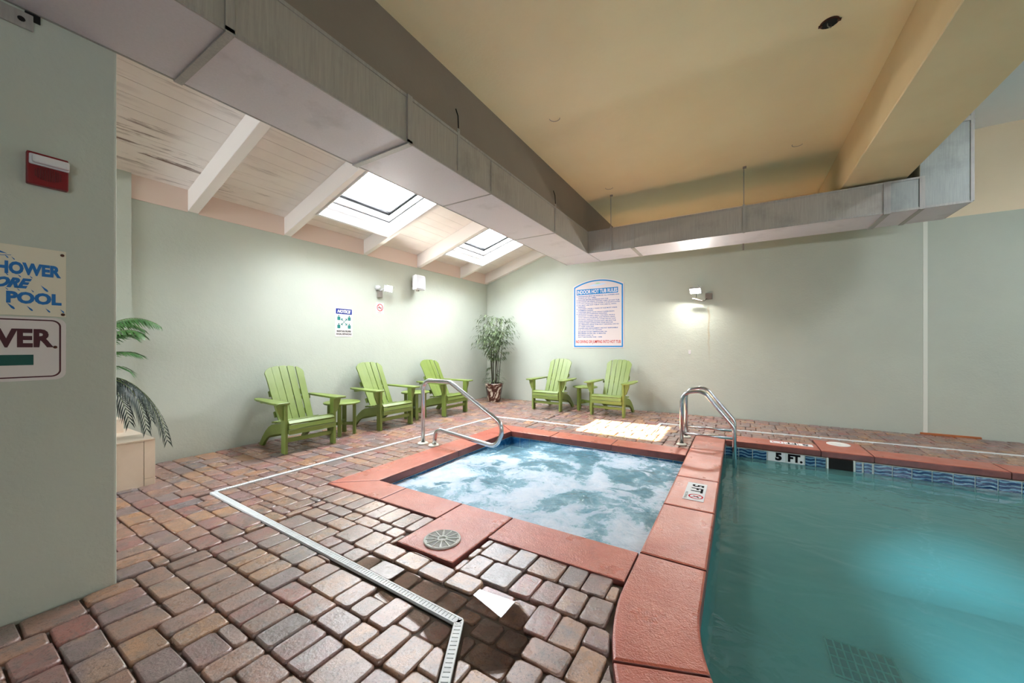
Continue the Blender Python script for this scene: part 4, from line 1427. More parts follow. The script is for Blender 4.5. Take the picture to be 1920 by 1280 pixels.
# ================================================================== CHAIRS
def chair():
    t = thing('adirondack_chair', 'x', 'chair', (0, 0, 0), 0, 'lime green adirondack chairs')
    mt = 'lime_lumber'
    # facing +X, front of the front legs at x=0
    for s in (-1, 1):
        y0, y1 = (0.275, 0.310) if s > 0 else (-0.310, -0.275)
        MB().box(-0.092, 0.0, y0, y1, 0.0, 0.578, 0.004).build('leg', mt, t, True)
        # tapered bracket under the arm, outside the leg
        ya = s * 0.310
        MB().prism([(-0.030, ya, 0.578), (-0.030, ya + s * 0.085, 0.578), (-0.030, ya + s * 0.070, 0.51), (-0.030, ya + s * 0.028, 0.405), (-0.030, ya, 0.385)], (-0.032, 0, 0), 0.003).build('arm_bracket', mt, t, True)
        # arm: wide rounded board
        c = s * 0.345
        poly = []
        for (x, w0, w1) in [(0.055, -0.060, 0.060), (0.045, -0.072, 0.074), (-0.10, -0.078, 0.080), (-0.35, -0.070, 0.066), (-0.55, -0.058, 0.046), (-0.66, -0.050, 0.022), (-0.69, -0.044, 0.0)]:
            poly.append((x, w0, w1))
        pts = [(x, c + s * w1, 0.578) for (x, w0, w1) in poly] + [(x, c + s * w0, 0.578) for (x, w0, w1) in poly[::-1]]
        MB().prism(pts, (0, 0, 0.024), 0.004).build('armrest', mt, t, True)
        # side rail: curved stringer to the rear foot
        top = [(-0.092, 0.352), (-0.20, 0.330), (-0.32, 0.308), (-0.42, 0.290), (-0.50, 0.255), (-0.58, 0.200), (-0.67, 0.115), (-0.735, 0.040), (-0.765, 0.0)]
        bot = [(-0.665, 0.0), (-0.62, 0.050), (-0.55, 0.105), (-0.46, 0.150), (-0.36, 0.175), (-0.25, 0.195), (-0.15, 0.215), (-0.092, 0.228)]
        top = [(-0.004, 0.352)] + top
        bot = bot + [(-0.004, 0.235)]
        yy = 0.240 if s > 0 else -0.274
        MB().prism([(x, yy, z) for (x, z) in top + bot], (0, 0.034, 0), 0.003).build('side_rail', mt, t, True)
    # seat slats following the contour, rolling over the front
    prof = [(-0.385, 0.312), (-0.305, 0.317), (-0.225, 0.330), (-0.145, 0.345), (-0.065, 0.360)]
    for i in range(len(prof)):
        x, z = prof[i]
        MB().obox((x, 0, z + 0.010), (1, 0, 0.15), (0, 1, 0), (-0.15, 0, 1), 0.0365, 0.272, 0.011, 0.003).build('seat_slat', mt, t, True)
    for (x, z, ang) in [(0.006, 0.358, 40), (0.022, 0.308, 80), (0.022, 0.252, 92)]:
        a = math.radians(ang)
        ax = Vector((math.cos(a), 0, -math.sin(a)))
        MB().obox((x - 0.002, 0, z), ax, (0, 1, 0), ax.cross(Vector((0, 1, 0))), 0.0245, 0.272, 0.011, 0.003).build('seat_slat', mt, t, True)
    MB().box(-0.062, -0.034, -0.275, 0.275, 0.125, 0.172, 0.003).build('stretcher', mt, t, True)
    MB().box(-0.62, -0.585, -0.24, 0.24, 0.10, 0.145, 0.003).build('stretcher', mt, t, True)
    # back: five fanned slats with a rounded top
    u = Vector((-0.37, 0, 0.68)).normalized()
    base = Vector((-0.400, 0, 0.300))
    nv = Vector((0.68, 0, 0.37)).normalized()
    L = 0.775
    def toplen(y):
        # elliptical head
        q = min(1.0, abs(y) / 0.262)
        return L - 0.175 * (1 - math.sqrt(max(0.0, 1 - q ** 2.6)))
    for k in range(-2, 3):
        wb, wt = 0.0395, 0.0455
        def Y(f, l):    # f in -1..1 across the slat, l along
            r = l / L
            wd = wb + (wt - wb) * r
            pit = 0.0855 + 0.0125 * r
            curve = 1.0
            return k * pit + f * wd
        pts = []
        for f in (-1, 1):
            pass
        left = [(-1, 0.0), (-1, 0.35), (-1, min(0.60, toplen(Y(-1, L)) - 0.03))]
        ptsl = [(Y(f, l), l) for f, l in left]
        crown = []
        for q in range(0, 9):
            f = -1 + 2 * q / 8
            yy = Y(f, L)
            l = toplen(yy)
            # soft corners on each slat
            edge = max(0.0, abs(f) - 0.75) / 0.25
            crown.append((yy, l - 0.010 * edge * edge))
        right = [(Y(1, l), l) for l in (min(0.60, toplen(Y(1, L)) - 0.03), 0.35, 0.0)]
        outline = ptsl + crown + right
        dish = 0.010 * (abs(k) ** 2) / 4 * 2.2
        poly = [base + u * l + Vector((0, y, 0)) + nv * dish for (y, l) in outline]
        MB().prism(poly, nv * 0.020, 0.0025).build('back_slat', mt, t, True)
    for (l, hw) in ((0.12, 0.22), (0.40, 0.225)):
        c = base + u * l - nv * 0.014
        MB().obox(c, u, (0, 1, 0), nv, 0.034, hw, 0.012, 0.002).build('back_bar', mt, t, True)
    c = base + u * 0.335 - nv * 0.02
    MB().box(-0.665, -0.620, -0.30, 0.30, 0.535, 0.577, 0.003).build('arm_support', mt, t, True)
    return t
ch = chair()
ch.location = (-4.44, 2.61, 0.003)
ch.rotation_euler = (0, 0, math.radians(-3))
ch['label'] = 'lime green adirondack chair nearest the palm, first along the wall'
GR = 'lime green adirondack chairs'
dup(ch, (-4.49, 3.985, 0.003), math.radians(-2), 'lime green adirondack chair between the two wall side tables', GR)
dup(ch, (-4.43, 5.33, 0.003), math.radians(-1), 'lime green adirondack chair behind the bent steel handrail', GR)
dup(ch, (-3.205, 6.53, 0.003), math.radians(-91), 'lime green adirondack chair beside the potted bamboo, under the rules sign', GR)
dup(ch, (-2.01, 6.545, 0.003), math.radians(-93), 'lime green adirondack chair beside the sunlit patch, front glowing yellow', GR)

def side_table():
    t = thing('side_table', 'x', 'table', (0, 0, 0), 0, 'round lime green side tables')
    mt = 'lime_lumber'
    MB().lathe([(0.235, 0.438), (0.242, 0.444), (0.242, 0.456), (0.234, 0.463), (0.001, 0.463)], (0, 0, 0), 32).build('table_top', mt, t, True)
    for k in range(4):
        a = math.pi / 4 + k * math.pi / 2
        x, y = 0.165 * math.cos(a), 0.165 * math.sin(a)
        MB().obox((x, y, 0.219), (math.cos(a), math.sin(a), 0), (-math.sin(a), math.cos(a), 0), (0, 0, 1), 0.020, 0.024, 0.219, 0.003).build('leg', mt, t, True)
    for k in range(2):
        a = math.pi / 4 + k * math.pi / 2
        MB().obox((0, 0, 0.15 + 0.021 * k), (math.cos(a), math.sin(a), 0), (-math.sin(a), math.cos(a), 0), (0, 0, 1), 0.150, 0.017, 0.0205 if k == 0 else 0.0005 + 0.02, 0.002).build('stretcher', mt, t, True)
    return t
tb = side_table()
tb.location = (-4.82, 3.27, 0.003)
tb['label'] = 'round lime green side table beside the chair nearest the palm'
GT = 'round lime green side tables'
dup(tb, (-4.80, 4.66, 0.003), 0.15, 'round lime green side table behind the steel handrail post', GT)
dup(tb, (-2.585, 7.02, 0.003), 0.3, 'round lime green side table between the two chairs under the rules sign', GT)

# ================================================================== FIRE ALARM, SIGNS
fa = thing('fire_alarm', 'red fire alarm strobe on the near green wall', 'fire alarm', (XN, 0.365, 2.0))
MB().box(XN, XN + 0.032, 0.302, 0.428, 2.003, 2.152, 0.005, 2).build('housing', 'alarm_red', fa)
lens = MB().box(XN + 0.030, XN + 0.060, 0.316, 0.428, 2.098, 2.136, 0.008, 2).build('strobe_lens', 'clear_lens', fa)
MB().box(XN + 0.028, XN + 0.040, 0.308, 0.430, 2.092, 2.142, 0.006, 2).build('lens_frame', 'white_plastic', fa)
for k in range(11):
    y = 0.327 + k * 0.0075
    hgt = 0.030 * math.sqrt(max(0.05, 1 - ((k - 5) / 6) ** 2))
    MB().box(XN + 0.030, XN + 0.034, y - 0.002, y + 0.002, 2.058 - hgt, 2.058 + hgt).build('grille_slat', 'alarm_dark_red', fa)

e = 0.004
XD, ZD = Vector((0, 1, 0)), Vector((0, 0, 1))
s1 = thing('shower_sign', 'cream sign with blue lettering asking to shower before using pool', 'sign', (XN, 0.19, 1.55))
MB().box(XN, XN + e, -0.05, 0.424, 1.392, 1.712, 0.001).build('board', 'sign_cream', s1)
fx = XN + e
text('SHOWER', 0.08, 'sign_blue', s1, (fx, 0.302, 1.608), XD, ZD, width=0.212, height=0.058, bold=0.0042)
text('BEFORE', 0.08, 'sign_blue', s1, (fx, 0.228, 1.540), XD, ZD, width=0.185, height=0.048, bold=0.005, shear=0.45)
text('USING POOL', 0.08, 'sign_blue', s1, (fx, 0.232, 1.474), XD, ZD, width=0.355, height=0.055, bold=0.0042)
def drop(y, z, s=0.018, mat='sign_blue', parent=s1):
    # slanted raindrop pointing up left
    d = Vector((0, 0.6, -0.8)).normalized()
    w = Vector((0, 0.8, 0.6))
    c = Vector((fx + 0.0003, y, z))
    b = MB()
    b.prism([c - d * s, c + d * s * 0.3 + w * s * 0.22, c + d * s * 0.75 + w * s * 0.13, c + d * s * 0.75 - w * s * 0.13, c + d * s * 0.3 - w * s * 0.22], (0.0006, 0, 0))
    b.build('raindrop', mat, parent)
for (y, z, s) in [(0.25, 1.655, 0.010), (0.268, 1.650, 0.009), (0.25, 1.577, 0.009), (0.285, 1.573, 0.009), (0.318, 1.572, 0.008), (0.250, 1.510, 0.008), (0.282, 1.510, 0.008), (0.322, 1.508, 0.008),
                  (0.358, 1.522, 0.020), (0.262, 1.432, 0.020), (0.315, 1.425, 0.016), (0.368, 1.420, 0.013), (0.412, 1.420, 0.012)]:
    drop(y, z, s)
MB().prism([(fx + 0.0003, 0.21, 1.69), (fx + 0.0003, 0.252, 1.668), (fx + 0.0003, 0.20, 1.672)], (0.0006, 0, 0)).build('shower_head', 'sign_blue', s1)
MB().tube([(fx + 0.001, 0.20, 1.664), (fx + 0.001, 0.235, 1.658), (fx + 0.001, 0.262, 1.664)], 0.0012, 6).build('spray_line', 'sign_blue', s1)
for (y, z) in ((0.412, 1.692), (0.414, 1.404)):
    MB().lathe([(0.007, 0.0), (0.006, 0.003), (0.001, 0.004)], (fx, y, z), 10, axis='X').build('screw', 'rust', s1)

def rrect(x, y0, y1, z0, z1, r, n=6):
    pts = []
    for (cy, cz, a0) in ((y1 - r, z0 + r, -90), (y1 - r, z1 - r, 0), (y0 + r, z1 - r, 90), (y0 + r, z0 + r, 180)):
        for k in range(n + 1):
            a = math.radians(a0 + 90 * k / n)
            pts.append((x, cy + r * math.cos(a), cz + r * math.sin(a)))
    return pts
s2 = thing('shower_arrow_sign', 'white sign with maroon SHOWER lettering and green arrow', 'sign', (XN, 0.19, 1.24))
MB().prism(rrect(XN, -0.06, 0.424, 1.090, 1.386, 0.035), (0.003, 0, 0), 0.0008).build('board', 'sign_white', s2)
MB().prism(rrect(XN + 0.0031, -0.046, 0.408, 1.104, 1.376, 0.030), (0.0006, 0, 0)).build('border', 'sign_maroon', s2)
MB().prism(rrect(XN + 0.0034, -0.040, 0.402, 1.110, 1.370, 0.026), (0.0008, 0, 0)).build('field', 'sign_white', s2)
text('SHOWER', 0.1, 'sign_maroon', s2, (XN + 0.0042, 0.188, 1.288), XD, ZD, width=0.395, height=0.088, bold=0.0042)
MB().prism([(XN + 0.0045, y, z) for (y, z) in ((0.325, 1.163), (0.325, 1.211), (0.06, 1.211), (0.06, 1.235), (-0.015, 1.187), (0.06, 1.139), (0.06, 1.163))], (0.0006, 0, 0)).build('arrow', 'sign_green', s2)
MB().lathe([(0.007, 0.0), (0.006, 0.003), (0.001, 0.004)], (XN + 0.004, 0.390, 1.246), 10, axis='X').build('screw', 'rust', s2)
# conduit bracket plate high on the near wall
o = thing('wall_bracket', 'weathered metal plate below the duct on the near wall', 'bracket', (XN, 0.2, 2.70))
MB().box(XN, XN + 0.010, 0.05, 0.325, 2.715, 2.790, 0.003).build('plate', 'galvanized_side', o)
MB().lathe([(0.012, 0.0), (0.010, 0.004), (0.001, 0.004)], (XN + 0.010, 0.29, 2.752), 12, axis='X').build('bolt_hole', 'dark_void', o)
MB().box(XN, XN + 0.008, 0.30, 0.345, 2.765, 2.800).build('gap_cover', 'dark_void', o)

# notice sign on the left wall
NX = XL + 0.004
ns = thing('notice_sign', 'blue headed NOTICE sign about social distancing on green wall', 'sign', (XL, 3.66, 1.62))
MB().box(XL, NX, 3.512, 3.812, 1.400, 1.852, 0.001).build('board', 'sign_white', ns)
MB().box(NX, NX + 0.0008, 3.522, 3.802, 1.758, 1.842).build('header', 'sign_navy', ns)
text('NOTICE', 0.08, 'sign_white', ns, (NX + 0.0012, 3.662, 1.800), XD, ZD, width=0.235, height=0.052, bold=0.005, shear=0.25)
for (y, z) in ((3.572, 1.70), (3.755, 1.70), (3.572, 1.572), (3.755, 1.572)):
    pn = MB().prism(rrect(NX + 0.0002, y - 0.026, y + 0.026, z - 0.040, z + 0.016, 0.010, 3), (0.0006, 0, 0))
    pn.lathe([(0.011, 0.0), (0.011, 0.0008), (0.001, 0.0008)], (NX, y, z + 0.030), 14, axis='X')
    pn.build('person_symbol', 'sign_teal', ns)
ar = MB()
for sy in (-1, 1):
    for sz in (-1, 1):
        c = Vector((NX + 0.0004, 3.663, 1.636))
        d = Vector((0, sy, sz)).normalized()
        w = Vector((0, -sz * sy * sy, sy * 1.0)).normalized() if False else Vector((1, 0, 0)).cross(d)
        tip = c + d * 0.075
        ar.prism([c + d * 0.022 + w * 0.006, c + d * 0.060 + w * 0.006, c + d * 0.060 - w * 0.006, c + d * 0.022 - w * 0.006], (0.0005, 0, 0))
        t1 = tip
        ar.prism([t1, t1 - Vector((0, sy, 0)) * 0.036, t1 - Vector((0, sy, 0)) * 0.030 - Vector((0, 0, sz)) * 0.010, t1 - d * 0.0145, t1 - Vector((0, 0, sz)) * 0.030 - Vector((0, sy, 0)) * 0.010, t1 - Vector((0, 0, sz)) * 0.036], (0.0005, 0, 0))
ar.build('distance_arrow', 'sign_teal', ns)
text("6'", 0.05, 'sign_teal', ns, (NX + 0.0006, 3.663, 1.636), XD, ZD, width=0.026, height=0.034, bold=0.002)
text('MAINTAIN PROPER', 0.03, 'print_black', ns, (NX + 0.0004, 3.662, 1.488), XD, ZD, width=0.25, height=0.028, bold=0.001)
text('SOCIAL DISTANCING', 0.03, 'print_black', ns, (NX + 0.0004, 3.662, 1.444), XD, ZD, width=0.265, height=0.028, bold=0.001)
# no smoking sign
sm = thing('no_smoking_sign', 'small white no smoking sign below the floodlight on green wall', 'sign', (XL, 4.36, 1.90))
MB().box(XL, XL + 0.003, 4.272, 4.440, 1.815, 2.010, 0.001).build('board', 'sign_white', sm)
rg = MB()
for k in range(28):
    a0, a1 = 2 * math.pi * k / 28, 2 * math.pi * (k + 1) / 28
    def P(a, r): return (XL + 0.0040, 4.356 + r * math.cos(a), 1.925 + r * math.sin(a))
    rg.quad(P(a0, 0.052), P(a0, 0.064), P(a1, 0.064), P(a1, 0.052))
rg.obox((XL + 0.0040, 4.356, 1.925), (0, 1, -1), (0, 1, 1), (1, 0, 0), 0.056, 0.005, 0.0002)
rg.build('prohibition_ring', 'print_red', sm)
cg = MB().box(XL + 0.003, XL + 0.0036, 4.318, 4.380, 1.914, 1.926).box(XL + 0.003, XL + 0.0036, 4.384, 4.392, 1.914, 1.926).tube([(XL + 0.0035, 4.388, 1.930), (XL + 0.0035, 4.380, 1.945), (XL + 0.0035, 4.394, 1.955)], 0.002, 6)
cg.build('cigarette_symbol', 'print_black', sm)
text('NO\nSMOKING', 0.02, 'print_black', sm, (XL + 0.0032, 4.345, 1.842), XD, ZD, width=0.075, height=0.028)

# rules sign on the back wall
rs = thing('rules_sign', 'large white arched INDOOR HOT TUB RULES sign with blue border', 'sign', (-2.52, YB, 1.9))
def arch(x0, x1, z0, zs, zt, y, n=18):
    w = (x1 - x0) / 2
    cx = (x0 + x1) / 2
    h = zt - zs
    Rr = (w * w + h * h) / (2 * h)
    pts = [(x0, y, z0), (x1, y, z0)]
    for k in range(n + 1):
        x = x1 - (x1 - x0) * k / n
        pts.append((x, y, zt - Rr + math.sqrt(Rr * Rr - (x - cx) ** 2)))
    return pts
MB().prism(arch(-3.065, -1.975, 1.215, 2.535, 2.665, YB), (0, -0.008, 0), 0.002).build('board', 'sign_pink_white', rs)
MB().prism(arch(-3.045, -1.995, 1.235, 2.515, 2.643, YB - 0.0081), (0, -0.0008, 0)).build('border', 'sign_sky', rs)
MB().prism(arch(-3.018, -2.022, 1.262, 2.495, 2.616, YB - 0.0086), (0, -0.0010, 0)).build('field', 'sign_pink_white', rs)
RX, RY = Vector((1, 0, 0)), YB - 0.0098
hd = MB().box(-2.985, -2.095, RY - 0.0006, RY, 2.345, 2.462).build('title_bar', 'sign_sky', rs)
text('INDOOR HOT TUB RULES', 0.1, 'sign_white', rs, (-2.54, RY - 0.0008, 2.404), RX, ZD, width=0.86, height=0.082, bold=0.003)
lg = MB().prism([(-2.72, RY, 2.520), (-2.62, RY, 2.552), (-2.52, RY, 2.545), (-2.40, RY, 2.566), (-2.33, RY, 2.552), (-2.44, RY, 2.530), (-2.58, RY, 2.512)], (0, -0.0005, 0))
lg.build('emblem', 'sign_pale_blue', rs)
MB().prism([(-2.58, RY - 0.0004, 2.556), (-2.54, RY - 0.0004, 2.580), (-2.49, RY - 0.0004, 2.580), (-2.46, RY - 0.0004, 2.562)], (0, -0.0005, 0)).build('emblem', 'sign_pale_green', rs)
LINES = ['1. WRISTBANDS MUST BE WORN BY ALL OWNERS AND', '    GUESTS AT ALL TIMES', '2. SHOWER BEFORE ENTERING HOT TUB', '3. NO FOOD OR DRINK WITHIN 4 FEET OF HOT TUB', '4. DO NOT SWALLOW THE WATER, IT IS RECIRCULATED',
         '5. DO NOT USE HOT TUB IF YOU ARE ILL WITH', '    DIARRHEA', '6. CHILDREN UNDER 3 YEARS OF AGE MUST WEAR', '    SWIMMING DIAPERS', '7. CHILDREN MUST HAVE ADULT SUPERVISION', '8. APPROPRIATE SWIMWEAR REQUIRED',
         '    PREGNANT WOMEN, SMALL CHILDREN, PEOPLE', '    WITH HEALTH PROBLEMS, AND PEOPLE USING', '    ALCOHOL, NARCOTICS, OR OTHER DRUGS THAT', '    CAUSE DROWSINESS SHOULD NOT USE HOT TUB', '    WITHOUT FIRST CONSULTING YOUR DOCTOR',
         '    ALL PERSONS USING THIS HOT TUB SHALL DO SO', '    AT THEIR OWN RISK', '    OWNERS AND MANAGEMENT ARE NOT RESPONSIBLE', '    FOR ACCIDENTS OR INJURIES', '    MAXIMUM WATER TEMPERATURE: 104', '    MAXIMUM WATER USE: 15 MINUTES',
         '    BATHING LOAD: 10', '    HOT TUB HOURS: 9AM - 10PM']
for i, ln in enumerate(LINES):
    ind = ln.startswith('    ')
    body = ln.strip()
    text(body, 0.043, 'sign_lettering', rs, (-2.985 + (0.035 if ind else 0.0), RY, 2.312 - i * 0.0377), RX, ZD, width=min(0.93, len(body) * 0.0208), height=0.022, align='LEFT', bold=0.0012)
text('NO DIVING OR JUMPING INTO HOT TUB', 0.1, 'sign_red', rs, (-2.52, RY, 1.338), RX, ZD, width=0.96, height=0.082, bold=0.0015)

# ================================================================== LAMPS, SPEAKER
def lamp_left():
    t = thing('floodlight', 'small lit floodlight on the chair wall above the no smoking sign', 'floodlight', (XL, 4.32, 2.2))
    MB().box(XL, XL + 0.045, 4.292, 4.382, 2.095, 2.215, 0.004).build('junction_box', 'box_grey', t)
    MB().lathe([(0.040, 0.0), (0.040, 0.05), (0.030, 0.075), (0.001, 0.080)], (XL, 4.285, 2.262), 16, axis='X').build('sensor', 'white_plastic', t)
    MB().tube([(XL + 0.04, 4.33, 2.21), (XL + 0.06, 4.36, 2.24), (XL + 0.10, 4.40, 2.25)], 0.010, 8).build('arm', 'white_plastic', t)
    c = Vector((XL + 0.14, 4.42, 2.25))
    d = Vector((0.95, 0.25, -0.1)).normalized()
    s = d.cross(ZD).normalized()
    MB().obox(c, d, s, s.cross(d), 0.022, 0.085, 0.052, 0.006, 2).build('lamp_head', 'white_plastic', t)
    MB().obox(c + d * 0.023, d, s, s.cross(d), 0.003, 0.076, 0.044, 0.001).build('led_panel', 'lamp_glow', t)
    l = bpy.data.lights.new('floodlight_beam', 'AREA')
    l.shape = 'RECTANGLE'; l.size = 0.15; l.size_y = 0.09
    l.energy = 20; l.color = (1, 0.97, 0.92)
    o = link(bpy.data.objects.new('floodlight_beam', l), t)
    o.location = c + d * 0.05 - Vector(t.location)
    o.rotation_euler = d.to_track_quat('-Z', 'Y').to_euler()
    return t
lamp_left()
def lamp_back():
    t = thing('floodlight', 'lit twin floodlight with dangling bracket on the pool wall', 'floodlight', (-0.6, YB, 2.15))
    MB().box(-0.515, -0.405, YB - 0.03, YB, 2.095, 2.205, 0.004).build('junction_box', 'box_grey', t)
    for k in range(4):
        MB().box(-0.505 + k * 0.026, -0.493 + k * 0.026, YB - 0.036, YB - 0.028, 2.10, 2.20).build('box_fin', 'box_grey', t)
    c = Vector((-0.665, YB - 0.12, 2.262))
    d = Vector((-0.1, -0.75, -0.62)).normalized()
    s = d.cross(ZD).normalized()
    MB().obox(c, d, s, s.cross(d), 0.022, 0.090, 0.052, 0.006, 2).build('lamp_head', 'white_plastic', t)
    MB().obox(c + d * 0.023, d, s, s.cross(d), 0.003, 0.082, 0.045, 0.001).build('led_panel', 'lamp_glow', t)
    for x in (-0.70, -0.625):
        MB().tube([(x, YB - 0.10, 2.30), (x, YB - 0.10, 2.345)], 0.012, 10).build('head_knob', 'white_plastic', t)
    MB().tube([(-0.655, YB - 0.12, 2.21), (-0.655, YB - 0.10, 2.13)], 0.004, 8).build('stem', 'print_black', t)
    MB().tube([(-0.72, YB - 0.10, 2.115), (-0.655, YB - 0.09, 2.10), (-0.57, YB - 0.08, 2.065), (-0.555, YB - 0.05, 2.085)], 0.012, 8).build('bracket', 'box_grey', t)
    MB().tube(fillet([(-0.555, YB - 0.05, 2.075), (-0.53, YB - 0.05, 2.07), (-0.49, YB - 0.035, 2.11)], [0.02], 5), 0.004, 6).build('wire', 'print_black', t)
    l = bpy.data.lights.new('floodlight_beam', 'AREA')
    l.shape = 'RECTANGLE'; l.size = 0.16; l.size_y = 0.09
    l.energy = 26; l.color = (1, 0.96, 0.90)
    o = link(bpy.data.objects.new('floodlight_beam', l), t)
    o.location = c + d * 0.05 - Vector(t.location)
    o.rotation_euler = d.to_track_quat('-Z', 'Y').to_euler()
    return t
lamp_back()
sp = thing('wall_speaker', 'white boxy loudspeaker high on the chair wall near corner', 'speaker', (XL, 5.13, 2.3))
MB().box(XL + 0.001, XL + 0.075, 5.09, 5.16, 2.38, 2.50, 0.004).build('mount', 'box_grey', sp)
pb = [(XL + 0.07, 5.045), (XL + 0.07, 5.205), (XL + 0.20, 5.245), (XL + 0.225, 5.225), (XL + 0.225, 5.005), (XL + 0.20, 4.985)]
MB().prism([(x, y, 2.315) for (x, y) in pb], (0, 0, 0.275), 0.014, 3).build('cabinet', 'white_plastic', sp)
MB().prism([(x, y, z) for (x, y, z) in rrect(XL + 0.221, 5.000, 5.230, 2.335, 2.570, 0.025, 4)], (0.012, 0, 0), 0.004, 2).build('grille', 'speaker_mesh', sp)
MB().box(XL + 0.12, XL + 0.16, 5.09, 5.14, 2.295, 2.316).build('knob', 'box_grey', sp)
# small wall plate below the back lamp
tag(MB().box(-0.795, -0.755, YB - 0.006, YB, 1.105, 1.175, 0.002).build('wall_plate', 'white_plastic'), 'tiny blank wall plate low on the pool wall', 'plate')

# ================================================================== TILED LEDGE AND PALM
lx0, lx1, ly1, lz = XL + 0.034, -4.55, 1.212, 0.415
ledge = thing('tiled_ledge', 'beige tiled ledge at the foot of the green wall under palm', 'ledge', (-4.9, 0.4, 0))
MB().box(lx0, lx1 - 0.012, -0.9, ly1 - 0.012, -0.02, lz - 0.012).build('core', 'tile_grout', ledge)
for (y0, y1) in [(-0.9, -0.20), (-0.196, 0.466), (0.47, 1.135)]:
    MB().box(lx1 - 0.012, lx1, y0, y1, -0.015, lz - 0.014, 0.001).build('tile', 'beige_tile', ledge)
MB().box(lx1 - 0.012, lx1, 1.139, ly1, 0.062, lz - 0.014, 0.001).build('tile', 'beige_tile', ledge)
MB().box(lx1 - 0.012, lx1, 1.139, ly1, -0.015, 0.058, 0.001).build('tile', 'beige_tile', ledge)
for (y0, y1) in [(-0.9, -0.09), (-0.086, 0.58), (0.584, ly1)]:
    MB().box(-4.86, lx1 + 0.004, y0, y1, lz - 0.012, lz, 0.001).build('tile', 'beige_tile', ledge)
    MB().box(lx0, -4.864, y0, y1, lz - 0.012, lz, 0.001).build('tile', 'beige_tile', ledge)
for (x0, x1) in [(lx0, -4.95), (-4.946, lx1 - 0.012)]:
    MB().box(x0, x1, ly1 - 0.012, ly1, -0.015, lz - 0.014, 0.001).build('tile', 'beige_tile', ledge)
MB().box(lx0, -5.10, -0.9, 1.13, lz, 0.545, 0.002).build('tile', 'beige_tile', ledge)

palm = thing('palm_plant', 'feathery potted palm on the tiled ledge beside the near wall', 'palm', (-4.80, 0.74, lz))
pc = Vector((-4.80, 0.74, 0))
MB().lathe([(0.12, lz + 0.001), (0.16, lz + 0.24), (0.17, lz + 0.26), (0.15, lz + 0.26), (0.145, lz + 0.22), (0.001, lz + 0.22)], pc, 24).build('pot', 'glazed_pot', palm)
for k in range(4):
    a = k * 1.6
    MB().tube([pc + Vector((0.04 * math.cos(a), 0.04 * math.sin(a), lz + 0.2)), pc + Vector((0.05 * math.cos(a), 0.05 * math.sin(a) + 0.03, 0.98 + 0.05 * k))], 0.013, 8).build('stem', 'palm_stalk', palm)
def frond(start, mid, end, leafl, mat, n=24, droop=0.5, rnd=None):
    rr = random.Random(rnd)
    A, B_, C = Vector(start), Vector(mid), Vector(end)
    path = []
    for k in range(17):
        t = k / 16
        path.append(A * (1 - t) ** 2 + B_ * 2 * t * (1 - t) + C * t * t)
    fr = MB().tube(path, 0.004, 5, radii=[0.006 * (1 - 0.8 * k / 16) for k in range(17)]).build('frond', 'palm_stalk', palm)
    b = MB()
    for k in range(n):
        t = 0.16 + 0.84 * k / (n - 1)
        p = A * (1 - t) ** 2 + B_ * 2 * t * (1 - t) + C * t * t
        tan = ((B_ - A) * 2 * (1 - t) + (C - B_) * 2 * t).normalized()
        side = tan.cross(Vector((0, 0, 1)))
        if side.length < 0.05: side = Vector((1, 0, 0))
        side.normalize()
        up = side.cross(tan)
        L = leafl * (0.45 + 0.75 * math.sin(math.pi * min(1, 0.12 + t * 0.86)))
        for s in (-1, 1):
            d = (side * s * 0.95 + tan * (0.35 + 0.45 * t) + up * 0.10 + Vector((0, 0, -droop * 0.55))).normalized()
            d2 = (d + Vector((0, 0, -droop))).normalized()
            LL = L * rr.uniform(0.85, 1.1)
            w = tan.cross(d).cross(d).normalized() * 0.0078
            p1 = p + d * LL * 0.5
            p2 = p1 + d2 * LL * 0.5
            v = [b.bm.verts.new(q) for q in (p - w * 0.35, p + w * 0.35, p1 + w, p1 - w, p2)]
            b.bm.faces.new((v[0], v[1], v[2], v[3]))
            b.bm.faces.new((v[3], v[2], v[4]))
    o = b.build('leaflets', mat, fr)
    return fr
frond((-4.78, 0.74, 1.10), (-4.72, 0.98, 1.64), (-4.62, 1.24, 1.46), 0.20, 'palm_leaf', 28, 0.8, 1)
frond((-4.84, 0.74, 1.12), (-4.90, 0.98, 1.58), (-4.80, 1.18, 1.42), 0.22, 'palm_leaf', 26, 0.5, 11)
frond((-4.80, 0.76, 1.08), (-4.86, 0.98, 1.42), (-4.82, 1.12, 1.34), 0.24, 'palm_leaf', 24, 0.35, 2)
frond((-4.78, 0.76, 1.05), (-4.66, 0.94, 1.26), (-4.60, 1.10, 1.18), 0.24, 'palm_leaf', 22, 0.35, 3)
frond((-4.80, 0.76, 1.00), (-4.75, 0.98, 1.14), (-4.72, 1.08, 1.02), 0.22, 'palm_leaf', 18, 0.3, 4)
frond((-4.72, 0.76, 1.08), (-4.62, 0.98, 1.50), (-4.54, 1.12, 1.36), 0.20, 'palm_leaf', 24, 0.6, 31)
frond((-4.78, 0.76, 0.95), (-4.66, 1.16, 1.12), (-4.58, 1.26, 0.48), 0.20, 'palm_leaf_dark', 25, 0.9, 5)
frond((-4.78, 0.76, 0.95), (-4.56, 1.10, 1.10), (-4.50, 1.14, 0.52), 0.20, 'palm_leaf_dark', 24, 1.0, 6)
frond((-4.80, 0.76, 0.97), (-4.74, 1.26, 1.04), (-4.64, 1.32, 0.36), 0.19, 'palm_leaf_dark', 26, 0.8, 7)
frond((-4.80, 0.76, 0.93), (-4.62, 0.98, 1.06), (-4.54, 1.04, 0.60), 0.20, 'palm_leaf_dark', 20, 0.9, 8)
frond((-4.86, 0.78, 0.96), (-4.84, 1.16, 1.06), (-4.76, 1.24, 0.56), 0.20, 'palm_leaf_dark', 22, 0.8, 9)
